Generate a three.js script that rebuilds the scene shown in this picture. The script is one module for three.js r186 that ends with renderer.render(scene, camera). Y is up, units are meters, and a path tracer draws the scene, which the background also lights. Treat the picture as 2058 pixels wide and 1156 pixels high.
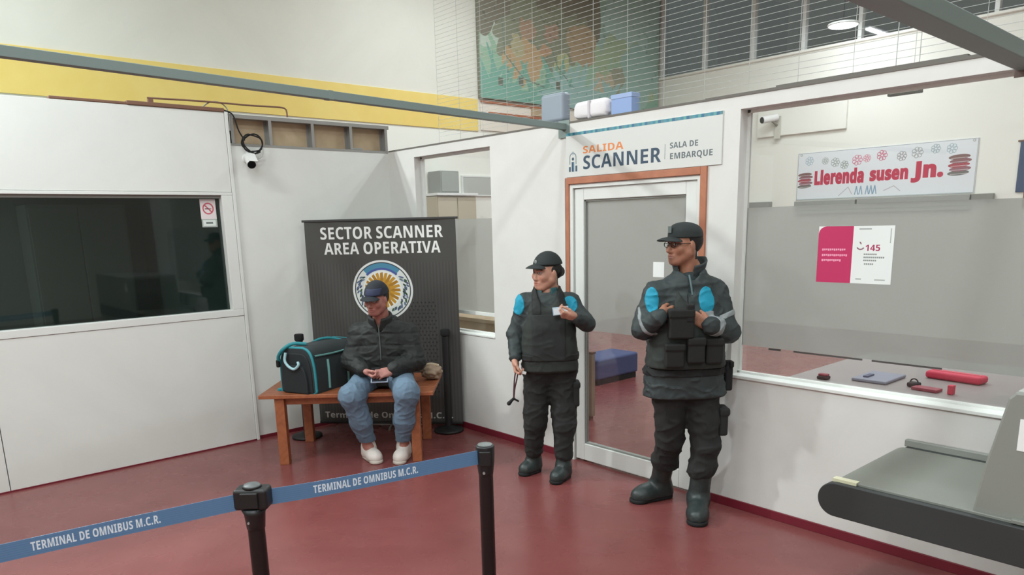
import * as THREE from 'three';
import { RectAreaLightUniformsLib } from 'three/addons/lights/RectAreaLightUniformsLib.js';
import { RoundedBoxGeometry } from 'three/addons/geometries/RoundedBoxGeometry.js';
import { ImprovedNoise } from 'three/addons/math/ImprovedNoise.js';
import { mergeGeometries } from 'three/addons/utils/BufferGeometryUtils.js';

// ---------------------------------------------------------------- camera, sky, lights, exposure
const scene = new THREE.Scene();
const camera = new THREE.PerspectiveCamera(2 * Math.atan(778 / 1490.83) * 180 / Math.PI, 2058 / 1556, 0.05, 60);
camera.setViewOffset(2058, 1556, 0, 0, 2058, 1156);      // the photograph is the upper part of a 4:3 frame
camera.position.set(6.2218, 1.7993, 3.998);
{
  const fw = new THREE.Vector3(-0.7325, -0.2142, -0.6462).normalize();
  const rt = new THREE.Vector3(0.6653, -0.0238, -0.7462);
  rt.addScaledVector(fw, -rt.dot(fw)).normalize();
  const up = new THREE.Vector3().crossVectors(rt, fw);
  camera.quaternion.setFromRotationMatrix(new THREE.Matrix4().makeBasis(rt, up, fw.clone().negate()));
}
scene.add(camera);
scene.background = new THREE.Color(0x383c3b);             // night outside
const renderer = new THREE.WebGLRenderer({ antialias: true });
renderer.toneMapping = THREE.LinearToneMapping;
renderer.toneMappingExposure = 2.3;
renderer.shadowMap.enabled = true;
RectAreaLightUniformsLib.init();
// fluorescent fixtures: [x, y, z, long axis 'x' or 'z', length, intensity, where]
const TUBES = [
  [1.3, 4.0, 3.7, 'z', 1.3, 29, 'above the left partition'], [2.95, 4.9, 3.0, 'z', 1.3, 30, 'above the bench corner'], [5.6, 5.0, 4.8, 'z', 2.4, 42, 'above the belt posts'], [8.6, 5.0, 5.4, 'x', 2.4, 64, 'behind the scanner side'], [2.6, 5.4, 6.8, 'x', 2.4, 44, 'nearest the office side'],
  [5.4, 5.0, 1.2, 'z', 1.3, 42, 'above the tall officer'],
  [-1.2, 5.6, -2.4, 'z', 2.4, 25, 'beside the painted map'], [1.6, 5.4, -2.6, 'x', 2.4, 34, 'behind the exit sign'], [4.6, 5.4, -3.2, 'x', 2.4, 26, 'behind the big window'], [1.2, 5.4, -5.6, 'x', 2.4, 21, 'deep in the waiting room'], [6.6, 5.4, -5.2, 'x', 2.4, 21, 'at the far right of the waiting room'], [-1.2, 5.6, 3.6, 'z', 2.4, 36, 'over the office roof'],
];

// ---------------------------------------------------------------- helpers
const used = new Map();
function numbered(n) { const k = used.get(n) ?? 0; used.set(n, k + 1); return k ? `${n}_${String(k).padStart(3, '0')}` : n; }
function shade(o) { o.castShadow = true; o.receiveShadow = true; return o; }
function tag(o, label, category, group) { o.userData.label = label; o.userData.category = category; if (group) o.userData.group = group; return o; }
function thing(name, label, category, pos = [0, 0, 0], turn = 0, group) {
  const o = new THREE.Group(); o.name = numbered(name); o.position.set(...pos); o.rotation.y = turn; scene.add(o);
  return tag(o, label, category, group);
}
function part(name, geos, mat, parent, label) {
  const g = Array.isArray(geos) ? (geos.length > 1 ? mergeGeometries(geos.map((q) => { const r = q.index ? q.toNonIndexed() : q; for (const a of Object.keys(r.attributes)) if (!['position', 'normal', 'uv'].includes(a)) r.deleteAttribute(a); return r; })) : geos[0]) : geos;
  const m = shade(new THREE.Mesh(g, mat)); m.name = name; parent.add(m);
  if (label) m.userData.label = label;
  return m;
}
function struct(name, geos, mat) { const m = part(numbered(name), geos, mat, scene); m.userData.kind = 'structure'; return m; }
function sgroup(name) { const o = new THREE.Group(); o.name = name; o.userData.kind = 'structure'; scene.add(o); return o; }
// box between two corners, uv in metres
function bx(x0, x1, y0, y1, z0, z1, r = 0) {
  const w = Math.abs(x1 - x0), h = Math.abs(y1 - y0), d = Math.abs(z1 - z0);
  const g = r > 0 ? new RoundedBoxGeometry(w, h, d, 2, Math.min(r, w / 2.01, h / 2.01, d / 2.01)) : new THREE.BoxGeometry(w, h, d);
  g.translate((x0 + x1) / 2, (y0 + y1) / 2, (z0 + z1) / 2);
  return boxUV(g);
}
function boxUV(g) {
  const p = g.attributes.position, n = g.attributes.normal, uv = g.attributes.uv;
  for (let i = 0; i < p.count; i++) {
    const ax = Math.abs(n.getX(i)), ay = Math.abs(n.getY(i)), az = Math.abs(n.getZ(i));
    if (ax >= ay && ax >= az) uv.setXY(i, p.getZ(i), p.getY(i)); else if (ay >= az) uv.setXY(i, p.getX(i), p.getZ(i)); else uv.setXY(i, p.getX(i), p.getY(i));
  }
  return g;
}
function cyl(a, b, r0, r1 = r0, seg = 16) {
  const A = new THREE.Vector3(...a), B = new THREE.Vector3(...b), L = A.distanceTo(B);
  const g = new THREE.CylinderGeometry(r1, r0, L, seg); g.translate(0, L / 2, 0);
  g.applyQuaternion(new THREE.Quaternion().setFromUnitVectors(new THREE.Vector3(0, 1, 0), B.sub(A).normalize())); g.translate(...a);
  return g;
}
function tube(pts, r, seg = 40, rad = 8, closed = false) { return new THREE.TubeGeometry(new THREE.CatmullRomCurve3(pts.map((p) => new THREE.Vector3(...p)), closed), seg, r, rad, closed); }
function lathe(prof, seg = 32) { return new THREE.LatheGeometry(prof.map((p) => new THREE.Vector2(...p)), seg); }
let seed = 7; function rnd() { seed = (seed * 1664525 + 1013904223) >>> 0; return seed / 4294967296; }
const P = new ImprovedNoise();
function noise(x, y, z) { return P.noise(x + 31.7, y + 17.3, z + 5.9); }
function fbm(x, y, z) { return noise(x, y, z) + 0.5 * noise(2.1 * x, 2.1 * y, 2.1 * z) + 0.25 * noise(4.3 * x, 4.3 * y, 4.3 * z); }
// tileable-enough mottled colour map: c0..c1 (sRGB 0-255), size in metres per repeat
function mottle(c0, c1, metres, freq = 6, px = 256, fn) {
  const d = new Uint8Array(px * px * 4);
  for (let j = 0; j < px; j++) for (let i = 0; i < px; i++) {
    const a = i / px * Math.PI * 2, b = j / px * Math.PI * 2;
    let t = fn ? fn(i / px, j / px) : 0.5 + 0.5 * fbm(Math.cos(a) * freq / 6, Math.sin(a) * freq / 6 + Math.cos(b) * freq / 6, Math.sin(b) * freq / 6);
    t = Math.min(1, Math.max(0, t)); const o = (j * px + i) * 4;
    for (let k = 0; k < 3; k++) d[o + k] = c0[k] + (c1[k] - c0[k]) * t; d[o + 3] = 255;
  }
  const t = new THREE.DataTexture(d, px, px); t.colorSpace = THREE.SRGBColorSpace; t.wrapS = t.wrapT = THREE.RepeatWrapping; t.magFilter = THREE.LinearFilter; t.minFilter = THREE.LinearMipmapLinearFilter; t.generateMipmaps = true;
  t.repeat.set(1 / metres, 1 / metres); t.needsUpdate = true; return t;
}
function bump(metres, freq, px = 256) { const t = mottle([0, 0, 0], [255, 255, 255], metres, freq, px); t.colorSpace = THREE.NoColorSpace; return t; }
function std(color, roughness = 0.7, o = {}) { return new THREE.MeshStandardMaterial({ color, roughness, ...o }); }
function phys(o) { return new THREE.MeshPhysicalMaterial(o); }
function canvasTex(w, h, draw) {
  const c = document.createElement('canvas'); c.width = w; c.height = h; draw(c.getContext('2d'), w, h);
  const t = new THREE.CanvasTexture(c); t.colorSpace = THREE.SRGBColorSpace; t.magFilter = THREE.LinearFilter; t.anisotropy = 8; return t;
}
function printMat(w, h, draw, o = {}) { return new THREE.MeshStandardMaterial({ map: canvasTex(w, h, draw), roughness: 0.6, ...o }); }
// text stretched to a box: x, y are its left and baseline
function fit(g, s, x, y, w, h, font = 'bold') {
  const q = 100; g.save(); g.font = `${font} ${q}px sans-serif`; const m = g.measureText(s).width;
  g.translate(x, y); g.scale(w / m, h / (q * 0.72)); g.fillText(s, 0, 0); g.restore();
}

// ---------------------------------------------------------------- materials
const wallBump = bump(1.3, 20);
const M = {
  panel: std(0xffffff, 0.55, { map: mottle([220, 221, 216], [226, 227, 222], 2.7, 7), bumpMap: wallBump, bumpScale: 0.0003 }),
  plaster: std(0xffffff, 0.7, { map: mottle([214, 212, 208], [221, 219, 215], 2.3, 8), bumpMap: wallBump, bumpScale: 0.0006 }),
  hall: std(0xffffff, 0.85, { map: mottle([224, 221, 210], [230, 227, 217], 3.1, 6) }),
  farwhite: std(0xf0efe6, 0.8),
  yellow: std(0xffffff, 0.7, { map: mottle([236, 206, 116], [241, 215, 130], 2.1, 6) }),
  ceiling: std(0xd8d6cc, 0.9),
  floor: std(0xffffff, 0.3, { map: mottle([120, 64, 63], [132, 75, 73], 2.9, 9, 512), roughnessMap: bumpRough(), bumpMap: bump(1.7, 14), bumpScale: 0.0004 }),
  skirting: std(0x701a2a, 0.5),
  whiteFrame: std(0xdfe0dc, 0.4),
  alu: std(0xb9bbb8, 0.35, { metalness: 0.6 }),
  brownTrim: std(0xffffff, 0.55, { map: mottle([166, 104, 78], [186, 122, 92], 0.7, 10) }),
  steelGreen: std(0x7d8c88, 0.5),
  stud: std(0x9a9894, 0.45, { metalness: 0.3 }),
  tan: std(0xffffff, 0.8, { map: mottle([178, 156, 128], [198, 176, 146], 0.9, 8) }),
  brownWood: std(0x7c5a48, 0.7),
  black: std(0x1b1b1c, 0.45),
  blackMatt: std(0x161617, 0.8),
  darkMetal: std(0x2a2222, 0.35, { metalness: 0.4 }),
  clear: phys({ color: 0xffffff, roughness: 0.02, transmission: 1, thickness: 0, ior: 1.5 }),
  hazy: phys({ color: 0xffffff, roughness: 0.05, transmission: 1, thickness: 0, ior: 1.45 }),
  frost: phys({ color: 0xdadbd8, roughness: 0.62, transmission: 0.92, thickness: 0, ior: 1.4 }),
  darkGlass: phys({ color: 0xa9b4b2, roughness: 0.03, transmission: 1, thickness: 0, ior: 1.5 }),
  white: std(0xe8e8e6, 0.6),
};
function bumpRough() {
  const px = 256, d = new Uint8Array(px * px * 4);
  for (let j = 0; j < px; j++) for (let i = 0; i < px; i++) {
    const a = i / px * 6.2832, b = j / px * 6.2832, t = 0.5 + 0.5 * fbm(Math.cos(a) * 1.6, Math.sin(a) * 1.6 + Math.cos(b) * 1.6, Math.sin(b) * 1.6);
    const v = 205 + 50 * Math.min(1, Math.max(0, t)); d.fill(v, (j * px + i) * 4, (j * px + i) * 4 + 3); d[(j * px + i) * 4 + 3] = 255;
  }
  const t = new THREE.DataTexture(d, px, px); t.wrapS = t.wrapT = THREE.RepeatWrapping; t.magFilter = THREE.LinearFilter; t.repeat.set(1 / 2.3, 1 / 2.3); t.needsUpdate = true; return t;
}

// ---------------------------------------------------------------- the setting
struct('floor', bx(-3.15, 12.15, -0.12, 0, -8.15, 9.15), M.floor);
struct('ceiling', bx(-3.15, 12.15, 6.5, 6.65, -8.15, 9.15), M.ceiling);
struct('wall_hall_left', [bx(-3.15, -3, 3.18, 6.5, -8.15, 9.15)], M.hall);
struct('wall_hall_left_lower', [bx(-3.15, -3, 0, 3.18, -8.15, 9.15)], M.farwhite);
struct('trim_1', bx(-3, -2.985, 3.2, 3.665, -3.57, 9, 0.004), M.yellow);
struct('wall_hall_right', bx(12, 12.15, 0, 6.5, -8.15, 9.15), M.hall);
struct('wall_hall_back', bx(-3, 12, 0, 6.5, 9, 9.15), M.hall);
{ // far wall with a band of tall night-dark windows above
  struct('wall_far', [bx(-3, 12, 0, 4.385, -8.15, -8), bx(-3, 12, 6.3, 6.5, -8.15, -8)], M.farwhite);
  const w = sgroup('window_3');
  const xs = [-2.96, -2.02, -1.06, -0.16, 0.74, 1.65, 2.56, 3.47, 4.38, 5.29, 6.2, 7.1, 8, 8.9, 9.8, 10.7, 11.96];
  for (let i = 0; i < xs.length; i++) {
    part('mullion', bx(xs[i] - 0.03, xs[i] + 0.03, 4.385, 6.3, -8.1, -8.0, 0.006), M.whiteFrame, w);
    if (i) part('pane', bx(xs[i - 1] + 0.03, xs[i] - 0.03, 4.385, 6.3, -8.07, -8.06), M.clear, w);
  }
  struct('trim_2', bx(-3, 12, 4.36, 4.4, -8.02, -7.93, 0.01), M.farwhite);
  struct('trim_3', bx(-0.87, 0.65, 3.13, 3.56, -8, -7.95, 0.01), M.farwhite);
}
{ // partition with the door and two windows
  const T = 2.49, z0 = -0.1, z1 = 0;
  struct('wall_right', [bx(0, 0.429, 0, T, z0, z1), bx(0.429, 1.491, 0, 0.873, z0, z1), bx(0.429, 1.491, 2.412, T, z0, z1), bx(1.491, 2.323, 0, T, z0, z1),
    bx(2.323, 3.531, 2.115, T, z0, z1), bx(3.531, 3.74, 0, T, z0, z1), bx(3.74, 6.6, 0, 0.855, z0, z1), bx(3.74, 6.6, 2.416, T, z0, z1), bx(6.6, 7.3, 0, T, z0, z1), bx(-3, 0, 0, T, z0, z1)], M.plaster);
  struct('trim_4', [bx(0.02, 3.5, 2.488, 2.5, -0.105, 0.004), bx(3.5, 5.1, 2.488, 2.504, -0.106, 0.005), bx(3.95, 4.9, 2.503, 2.514, -0.1, -0.004)], std(0x6e6a64, 0.8));
  struct('baseboard_right', [bx(0, 2.323, 0, 0.055, 0, 0.012, 0.003), bx(3.531, 7.3, 0, 0.055, 0, 0.012, 0.003)], M.skirting);
  const w1 = sgroup('window_1');
  part('window_frame', [bx(3.74, 3.758, 0.855, 2.416, -0.1, -0.075), bx(3.74, 6.6, 0.855, 0.872, -0.1, -0.075), bx(3.74, 6.6, 2.4, 2.416, -0.1, -0.075), bx(6.58, 6.6, 0.855, 2.416, -0.1, -0.075)], M.whiteFrame, w1);
  part('window_sill', bx(3.735, 6.62, 0.84, 0.86, -0.1, 0.014, 0.004), M.whiteFrame, w1);
  part('pane', bx(3.758, 6.58, 1.862, 2.4, -0.092, -0.086), M.clear, w1);
  part('frosted_pane', bx(3.758, 6.58, 1.035, 1.862, -0.092, -0.086), M.frost, w1, 'frosted film across the middle of the window');
  part('pane', bx(3.758, 6.58, 0.872, 1.035, -0.092, -0.086), M.hazy, w1);
  part('film_edge', [bx(3.94, 4.02, 1.022, 1.034, -0.0855, -0.0845), bx(4.1, 4.5, 1.024, 1.034, -0.0855, -0.0845), bx(4.55, 4.9, 1.024, 1.034, -0.0855, -0.0845)], std(0x4a4644, 0.6), w1);
  const w2 = sgroup('window_2');
  part('window_frame', [bx(0.429, 0.45, 0.873, 2.412, -0.1, -0.07), bx(1.475, 1.491, 0.873, 2.412, -0.1, -0.07), bx(0.429, 1.491, 0.873, 0.89, -0.1, -0.07), bx(0.429, 1.491, 2.395, 2.412, -0.1, -0.07)], M.whiteFrame, w2);
  part('window_rail', bx(0.45, 1.475, 1.03, 1.062, -0.1, -0.07, 0.004), M.whiteFrame, w2);
  part('pane', bx(0.45, 1.475, 1.854, 2.395, -0.09, -0.084), M.clear, w2);
  part('frosted_pane', bx(0.45, 1.475, 1.062, 1.854, -0.09, -0.084), M.frost, w2);
  part('pane', bx(0.45, 1.475, 0.89, 1.03, -0.09, -0.084), M.hazy, w2);
  part('window_sill', bx(0.429, 1.491, 0.862, 0.876, -0.1, 0.008, 0.003), M.whiteFrame, w2);
  const d = sgroup('door_1');
  part('casing', bx(2.335, 2.368, 0, 2.115, -0.1, 0.008, 0.003), M.brownTrim, d); part('casing', bx(3.486, 3.531, 0, 2.115, -0.1, 0.014, 0.003), M.brownTrim, d);
  part('casing', bx(2.3685, 3.4855, 2.07, 2.115, -0.1, 0.014, 0.003), M.brownTrim, d);
  part('door_frame', [bx(2.369, 2.398, 0, 2.069, -0.1, -0.002), bx(3.457, 3.485, 0, 2.069, -0.1, -0.002), bx(2.398, 3.457, 2.042, 2.069, -0.1, -0.002)], M.whiteFrame, d);
  part('stile', bx(2.403, 2.49, 0.015, 2.036, -0.07, -0.018, 0.005), M.whiteFrame, d); part('stile', bx(3.363, 3.449, 0.015, 2.036, -0.07, -0.018, 0.005), M.whiteFrame, d);
  part('top_rail', bx(2.49, 3.363, 1.957, 2.036, -0.07, -0.018, 0.005), M.whiteFrame, d); part('bottom_rail', bx(2.49, 3.363, 0.015, 0.145, -0.07, -0.018, 0.005), M.whiteFrame, d);
  part('glazing_bead', [bx(2.49, 2.5, 0.145, 1.957, -0.06, -0.03), bx(2.49, 3.363, 0.145, 0.157, -0.06, -0.03), bx(3.353, 3.363, 0.145, 1.957, -0.06, -0.03), bx(2.49, 3.363, 1.947, 1.957, -0.06, -0.03)], std(0x8d8f8a, 0.4), d);
  part('frosted_pane', bx(2.5, 3.353, 1.02, 1.947, -0.048, -0.042), M.frost, d, 'frosted upper glass');
  part('pane', bx(2.5, 3.353, 0.157, 1.02, -0.048, -0.042), M.hazy, d);
  part('door_handle', [cyl([3.41, 1.02, -0.018], [3.41, 1.02, 0.03], 0.009), cyl([3.41, 1.02, 0.03], [3.3, 1.02, 0.035], 0.009)], M.alu, d);
}
{ // left partition: proud panels around the dark window, lower bay in the corner
  const L = sgroup('wall_left');
  const pn = (y0, y1, z0, z1) => part('panel', bx(-0.1, 0.02, y0, y1, z0, z1, 0.003), M.panel, L);
  pn(0, 1.098, 1.532, 3.356); pn(0, 1.098, 3.361, 6.8); pn(2.111, 2.73, 1.532, 3.5); pn(2.111, 2.73, 3.504, 6.8); pn(1.098, 2.111, 5.0, 6.8);
  part('edge_strip', bx(-0.1, 0.028, 0, 2.735, 1.503, 1.53, 0.004), M.whiteFrame, L);
  struct('wall_left_corner', bx(-0.1, 0, 0, 2.48, 0, 1.502), M.panel);
  struct('baseboard_left', [bx(0.0, 0.026, 0, 0.012, 1.505, 6.8), bx(0, 0.008, 0, 0.03, 0.013, 1.5)], M.skirting);
  const w = sgroup('window_4');
  part('window_frame', [bx(-0.08, 0.026, 1.1, 1.156, 1.532, 5, 0.004), bx(-0.08, 0.026, 2.085, 2.109, 1.532, 5, 0.004), bx(-0.08, 0.026, 1.156, 2.085, 1.532, 1.622, 0.004), bx(-0.08, 0.026, 1.156, 2.085, 4.93, 5, 0.004)], M.whiteFrame, w);
  part('head_strip', bx(-0.06, 0.0, 2.062, 2.084, 1.622, 4.93), std(0x84847f, 0.5), w);
  part('pane', bx(-0.045, -0.039, 1.156, 2.085, 1.622, 4.93), M.darkGlass, w);
  const dk = std(0x9aaaa6, 0.8);
  struct('wall_office', [bx(-3, -0.1, 0, 2.62, 1.36, 1.42), bx(-3, -0.1, 0, 2.62, 6.74, 6.8), bx(-2.99, -2.95, 0, 2.62, 1.42, 6.74)], dk);
  struct('ceiling_office', bx(-3, -0.1, 2.62, 2.7, 1.36, 6.8), dk);
}

// fluorescent fixtures that light the hall and the waiting room
{
  const glow = new THREE.MeshStandardMaterial({ color: 0xffffff, emissive: 0xf4f6ff, emissiveIntensity: 2.0, roughness: 0.6 });
  for (const [x, y, z, ax, len, I, where] of TUBES) {
    const t = thing('fluorescent_light', `twin-tube white fluorescent fixture hung ${where}`, 'light fixture', [x, y, z], ax === 'z' ? Math.PI / 2 : 0, 'fluorescent fixtures in the hall');
    part('housing', bx(-len / 2, len / 2, 0.015, 0.07, -0.09, 0.09, 0.01), M.whiteFrame, t);
    part('tube', cyl([-len / 2 + 0.03, 0, -0.045], [len / 2 - 0.03, 0, -0.045], 0.014), glow, t); part('tube', cyl([-len / 2 + 0.03, 0, 0.045], [len / 2 - 0.03, 0, 0.045], 0.014), glow, t);
    part('rod', cyl([-len / 3, 0.07, 0], [-len / 3, 6.5 - y, 0], 0.006), M.alu, t); part('rod', cyl([len / 3, 0.07, 0], [len / 3, 6.5 - y, 0], 0.006), M.alu, t);
    const li = new THREE.RectAreaLight(0xecf8fa, I, len, 0.16); li.position.set(0, -0.022, 0); li.rotation.x = -Math.PI / 2; t.add(li);
  }
}
{ // floodlight high over the office: its low beam throws the standing people's shadows to the right
  const t = thing('flood_light', 'square floodlight on a pole bracket high over the office roof', 'light fixture', [-1.5, 5.2, 5.2]);
  const dir = new THREE.Vector3(5.1, -3.9, -4.9).normalize(), q = new THREE.Quaternion().setFromUnitVectors(new THREE.Vector3(0, 0, 1), dir);
  part('case', bx(-0.16, 0.16, -0.12, 0.12, -0.12, -0.02, 0.015).applyQuaternion(q), M.black, t); part('glass', bx(-0.14, 0.14, -0.1, 0.1, -0.02, -0.012).applyQuaternion(q), new THREE.MeshStandardMaterial({ color: 0xffffff, emissive: 0xf4fbff, emissiveIntensity: 2 }), t);
  part('bracket', cyl([0, 0.1, 0], [0, 1.3, 0], 0.015), M.alu, t);
  const sp = new THREE.SpotLight(0xf3fbfa, 28, 0, 0.75, 0.5, 2); sp.position.copy(dir).multiplyScalar(0.01); sp.target.position.copy(dir).multiplyScalar(5); sp.castShadow = true; sp.shadow.radius = 7; t.add(sp); t.add(sp.target);
}

// ---------------------------------------------------------------- overhead frame, mural and fittings above the partitions
const TH = 0.84786;                                       // the way the bench and the people face
{
  const L = 5.2, t = thing('steel_beam', 'long thin grey steel tube running overhead from the sign corner to the left', 'beam', [2.327, 2.468, 0.002], Math.atan2(0.453, 3.44));
  part('tube', bx(-0.021, 0.021, -0.021, 0.021, 0, L, 0.003), M.steelGreen, t);
  part('end_plate', bx(-0.05, 0.05, -0.075, 0.045, 0, 0.008, 0.002), M.steelGreen, t);
  part('sleeve', bx(-0.0225, 0.0225, -0.0225, 0.0225, 2.0, 2.03, 0.001), M.steelGreen, t);
  const b = thing('steel_beam', 'wide grey-green steel tube overhead at top right, meeting the big window header', 'beam', [5.158, 2.438, 0.002], 0.015);
  part('tube', bx(-0.05, 0.05, -0.032, 0.032, 0, 4.6, 0.004), M.steelGreen, b);
  part('cross_rail', bx(0.0, 2.1, -0.03, 0.035, -0.1, -0.012, 0.004), M.steelGreen, b);
  part('end_plate', bx(-0.06, 0.06, -0.06, 0.05, -0.002, 0.004, 0.001), std(0x74615c, 0.6), b);
}
{ // knotted net hung above the partition
  const g = [], r = 0.001; const pos = [], idx = [];
  const strand = (x0, y0, x1, y1) => { const dx = x1 - x0, dy = y1 - y0, l = Math.hypot(dx, dy), px = -dy / l * r, py = dx / l * r, b = pos.length / 3;
    for (const [x, y, z] of [[x0 + px, y0 + py, -r], [x0 - px, y0 - py, -r], [x0 - px, y0 - py, r], [x0 + px, y0 + py, r], [x1 + px, y1 + py, -r], [x1 - px, y1 - py, -r], [x1 - px, y1 - py, r], [x1 + px, y1 + py, r]]) pos.push(x, y, z);
    for (const q of [[0, 1, 5, 4], [1, 2, 6, 5], [2, 3, 7, 6], [3, 0, 4, 7]]) idx.push(b + q[0], b + q[1], b + q[2], b + q[0], b + q[2], b + q[3]); };
  for (let y = 2.56; y < 5.2; y += 0.034) strand(0.75, y, 7.2, y + 0.01 * Math.sin(y * 9));
  for (let x = 0.75; x <= 7.2; x += 0.3) strand(x, 2.5, x, 5.2);
  const q = new THREE.BufferGeometry(); q.setAttribute('position', new THREE.Float32BufferAttribute(pos, 3)); q.setIndex(idx); q.computeVertexNormals();
  const n = shade(new THREE.Mesh(q, std(0xb8bab6, 0.7))); n.name = 'safety_net'; n.position.set(0, 0, -0.055); n.userData.kind = 'stuff'; scene.add(n);
  tag(n, 'fine pale netting stretched above the partition wall', 'net');
}
{ // painted map
  const t = thing('wall_mural', 'large painted relief map in teal, green and orange high on the hall wall', 'mural', [-3, 3.68, -3.59]);
  part('board', bx(0, 0.055, 0, 2.7, -4.35, 0, 0.005), std(0x8c8a7c, 0.8), t);
  const W = 1024, H = 640, zx = (z) => (-3.59 - z) / 4.35 * W, yy = (y) => H - (y - 3.68) / 2.7 * H;
  const m = printMat(W, H, (g) => {
    const gr = g.createLinearGradient(0, 0, 0, H); gr.addColorStop(0, '#4c5248'); gr.addColorStop(0.45, '#5d6a5c'); gr.addColorStop(0.72, '#7f9c82'); gr.addColorStop(1, '#5f9c8c'); g.fillStyle = gr; g.fillRect(0, 0, W, H);
    seed = 11;
    const blob = (z, y, rz, ry, col, n = 26, sp = 0.6) => { g.fillStyle = col; for (let i = 0; i < n; i++) { const a = rnd() * 6.28, q = Math.sqrt(rnd()) * sp; g.beginPath(); g.ellipse(zx(z) + Math.cos(a) * q * rz * 235, yy(y) + Math.sin(a) * q * ry * 237, rz * 235 * (0.25 + rnd() * 0.35), ry * 237 * (0.25 + rnd() * 0.35), rnd() * 3, 0, 6.3); g.fill(); } };
    blob(-6.9, 4.9, 1.0, 0.8, '#84a8a2', 40, 0.9); blob(-7.3, 5.5, 0.6, 1.0, '#9cc0be', 30, 0.9); blob(-6.3, 4.3, 1.1, 0.35, '#93a883', 40, 0.9);
    blob(-3.85, 4.55, 0.22, 0.42, '#b9c8bc', 26); blob(-4.0, 4.2, 0.4, 0.22, '#86a98e', 30, 0.9); blob(-5.0, 4.0, 1.6, 0.16, '#7fae90', 50, 1);
    blob(-4.9, 5.3, 1.3, 0.5, '#5a4b40', 60, 1); blob(-5.0, 4.75, 0.9, 0.3, '#6c6a55', 40, 0.9);
    blob(-4.5, 4.28, 0.42, 0.26, '#b98457', 40, 0.8); blob(-4.35, 4.5, 0.16, 0.2, '#a9966a', 16); blob(-4.6, 4.78, 0.2, 0.14, '#a06f55', 20); blob(-5.12, 4.8, 0.2, 0.14, '#9c6c58', 20);
    blob(-5.85, 4.65, 0.34, 0.3, '#a07a58', 34, 0.8); blob(-5.0, 4.5, 0.16, 0.1, '#b07450', 14); blob(-5.35, 4.3, 0.2, 0.24, '#a8a76c', 20); blob(-5.4, 4.22, 0.1, 0.12, '#c28a58', 12);
    blob(-6.5, 4.1, 0.4, 0.12, '#b8a184', 20, 0.9); blob(-6.9, 4.25, 0.3, 0.2, '#8a8470', 16, 0.9);
    blob(-4.6, 3.78, 1.2, 0.1, '#4f9487', 60, 1); blob(-6.0, 3.86, 0.9, 0.14, '#7fb0b4', 40, 1); blob(-7.3, 4.3, 0.4, 0.5, '#86b0ac', 30, 0.9);
    g.fillStyle = '#3d3c36'; for (const [z, y] of [[-4.0, 3.94], [-4.43, 3.98], [-5.26, 4.0]]) g.fillRect(zx(z) - 11, yy(y) - 15, 22, 28);
    g.strokeStyle = '#4b6358'; g.lineWidth = 5; g.beginPath(); g.moveTo(zx(-4.05), yy(4.9)); g.lineTo(zx(-4.1), yy(4.35)); g.lineTo(zx(-4.5), yy(4.03)); g.lineTo(zx(-4.95), yy(3.95)); g.stroke();
    g.beginPath(); g.moveTo(zx(-5.1), yy(4.6)); g.lineTo(zx(-5.25), yy(4.3)); g.lineTo(zx(-5.5), yy(4.1)); g.stroke();
    g.fillStyle = 'rgba(196,204,186,0.42)'; g.fillRect(0, 0, W, H);
    for (let i = 0; i < 900; i++) { g.fillStyle = `rgba(${rnd() < 0.5 ? '30,40,34' : '196,200,176'},${0.05 + rnd() * 0.14})`; g.fillRect(rnd() * W, rnd() * H, 3 + rnd() * 16, 2 + rnd() * 9); }
  }, { roughness: 0.7 });
  const pl = new THREE.PlaneGeometry(4.33, 2.68); pl.rotateY(Math.PI / 2); pl.translate(0.057, 1.35, -2.175); part('painting', pl, m, t);
  const s = thing('wall_board', 'cream board with brown strips on the hall wall below the painted map', 'board', [-3, 3.3, -3.62]);
  part('panel', bx(0, 0.02, -0.08, 0.34, -2.3, 0, 0.004), std(0xe8dfd2, 0.7), s); part('strip', bx(0.02, 0.04, 0.32, 0.35, -1.5, 0, 0.003), M.brownTrim, s); part('strip', bx(0.02, 0.045, 0.16, 0.195, -1.5, -0.15, 0.003), M.brownTrim, s);
  part('strip', bx(0.02, 0.04, 0.2, 0.32, -1.45, -1.05, 0.003), M.tan, s);
}
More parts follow.
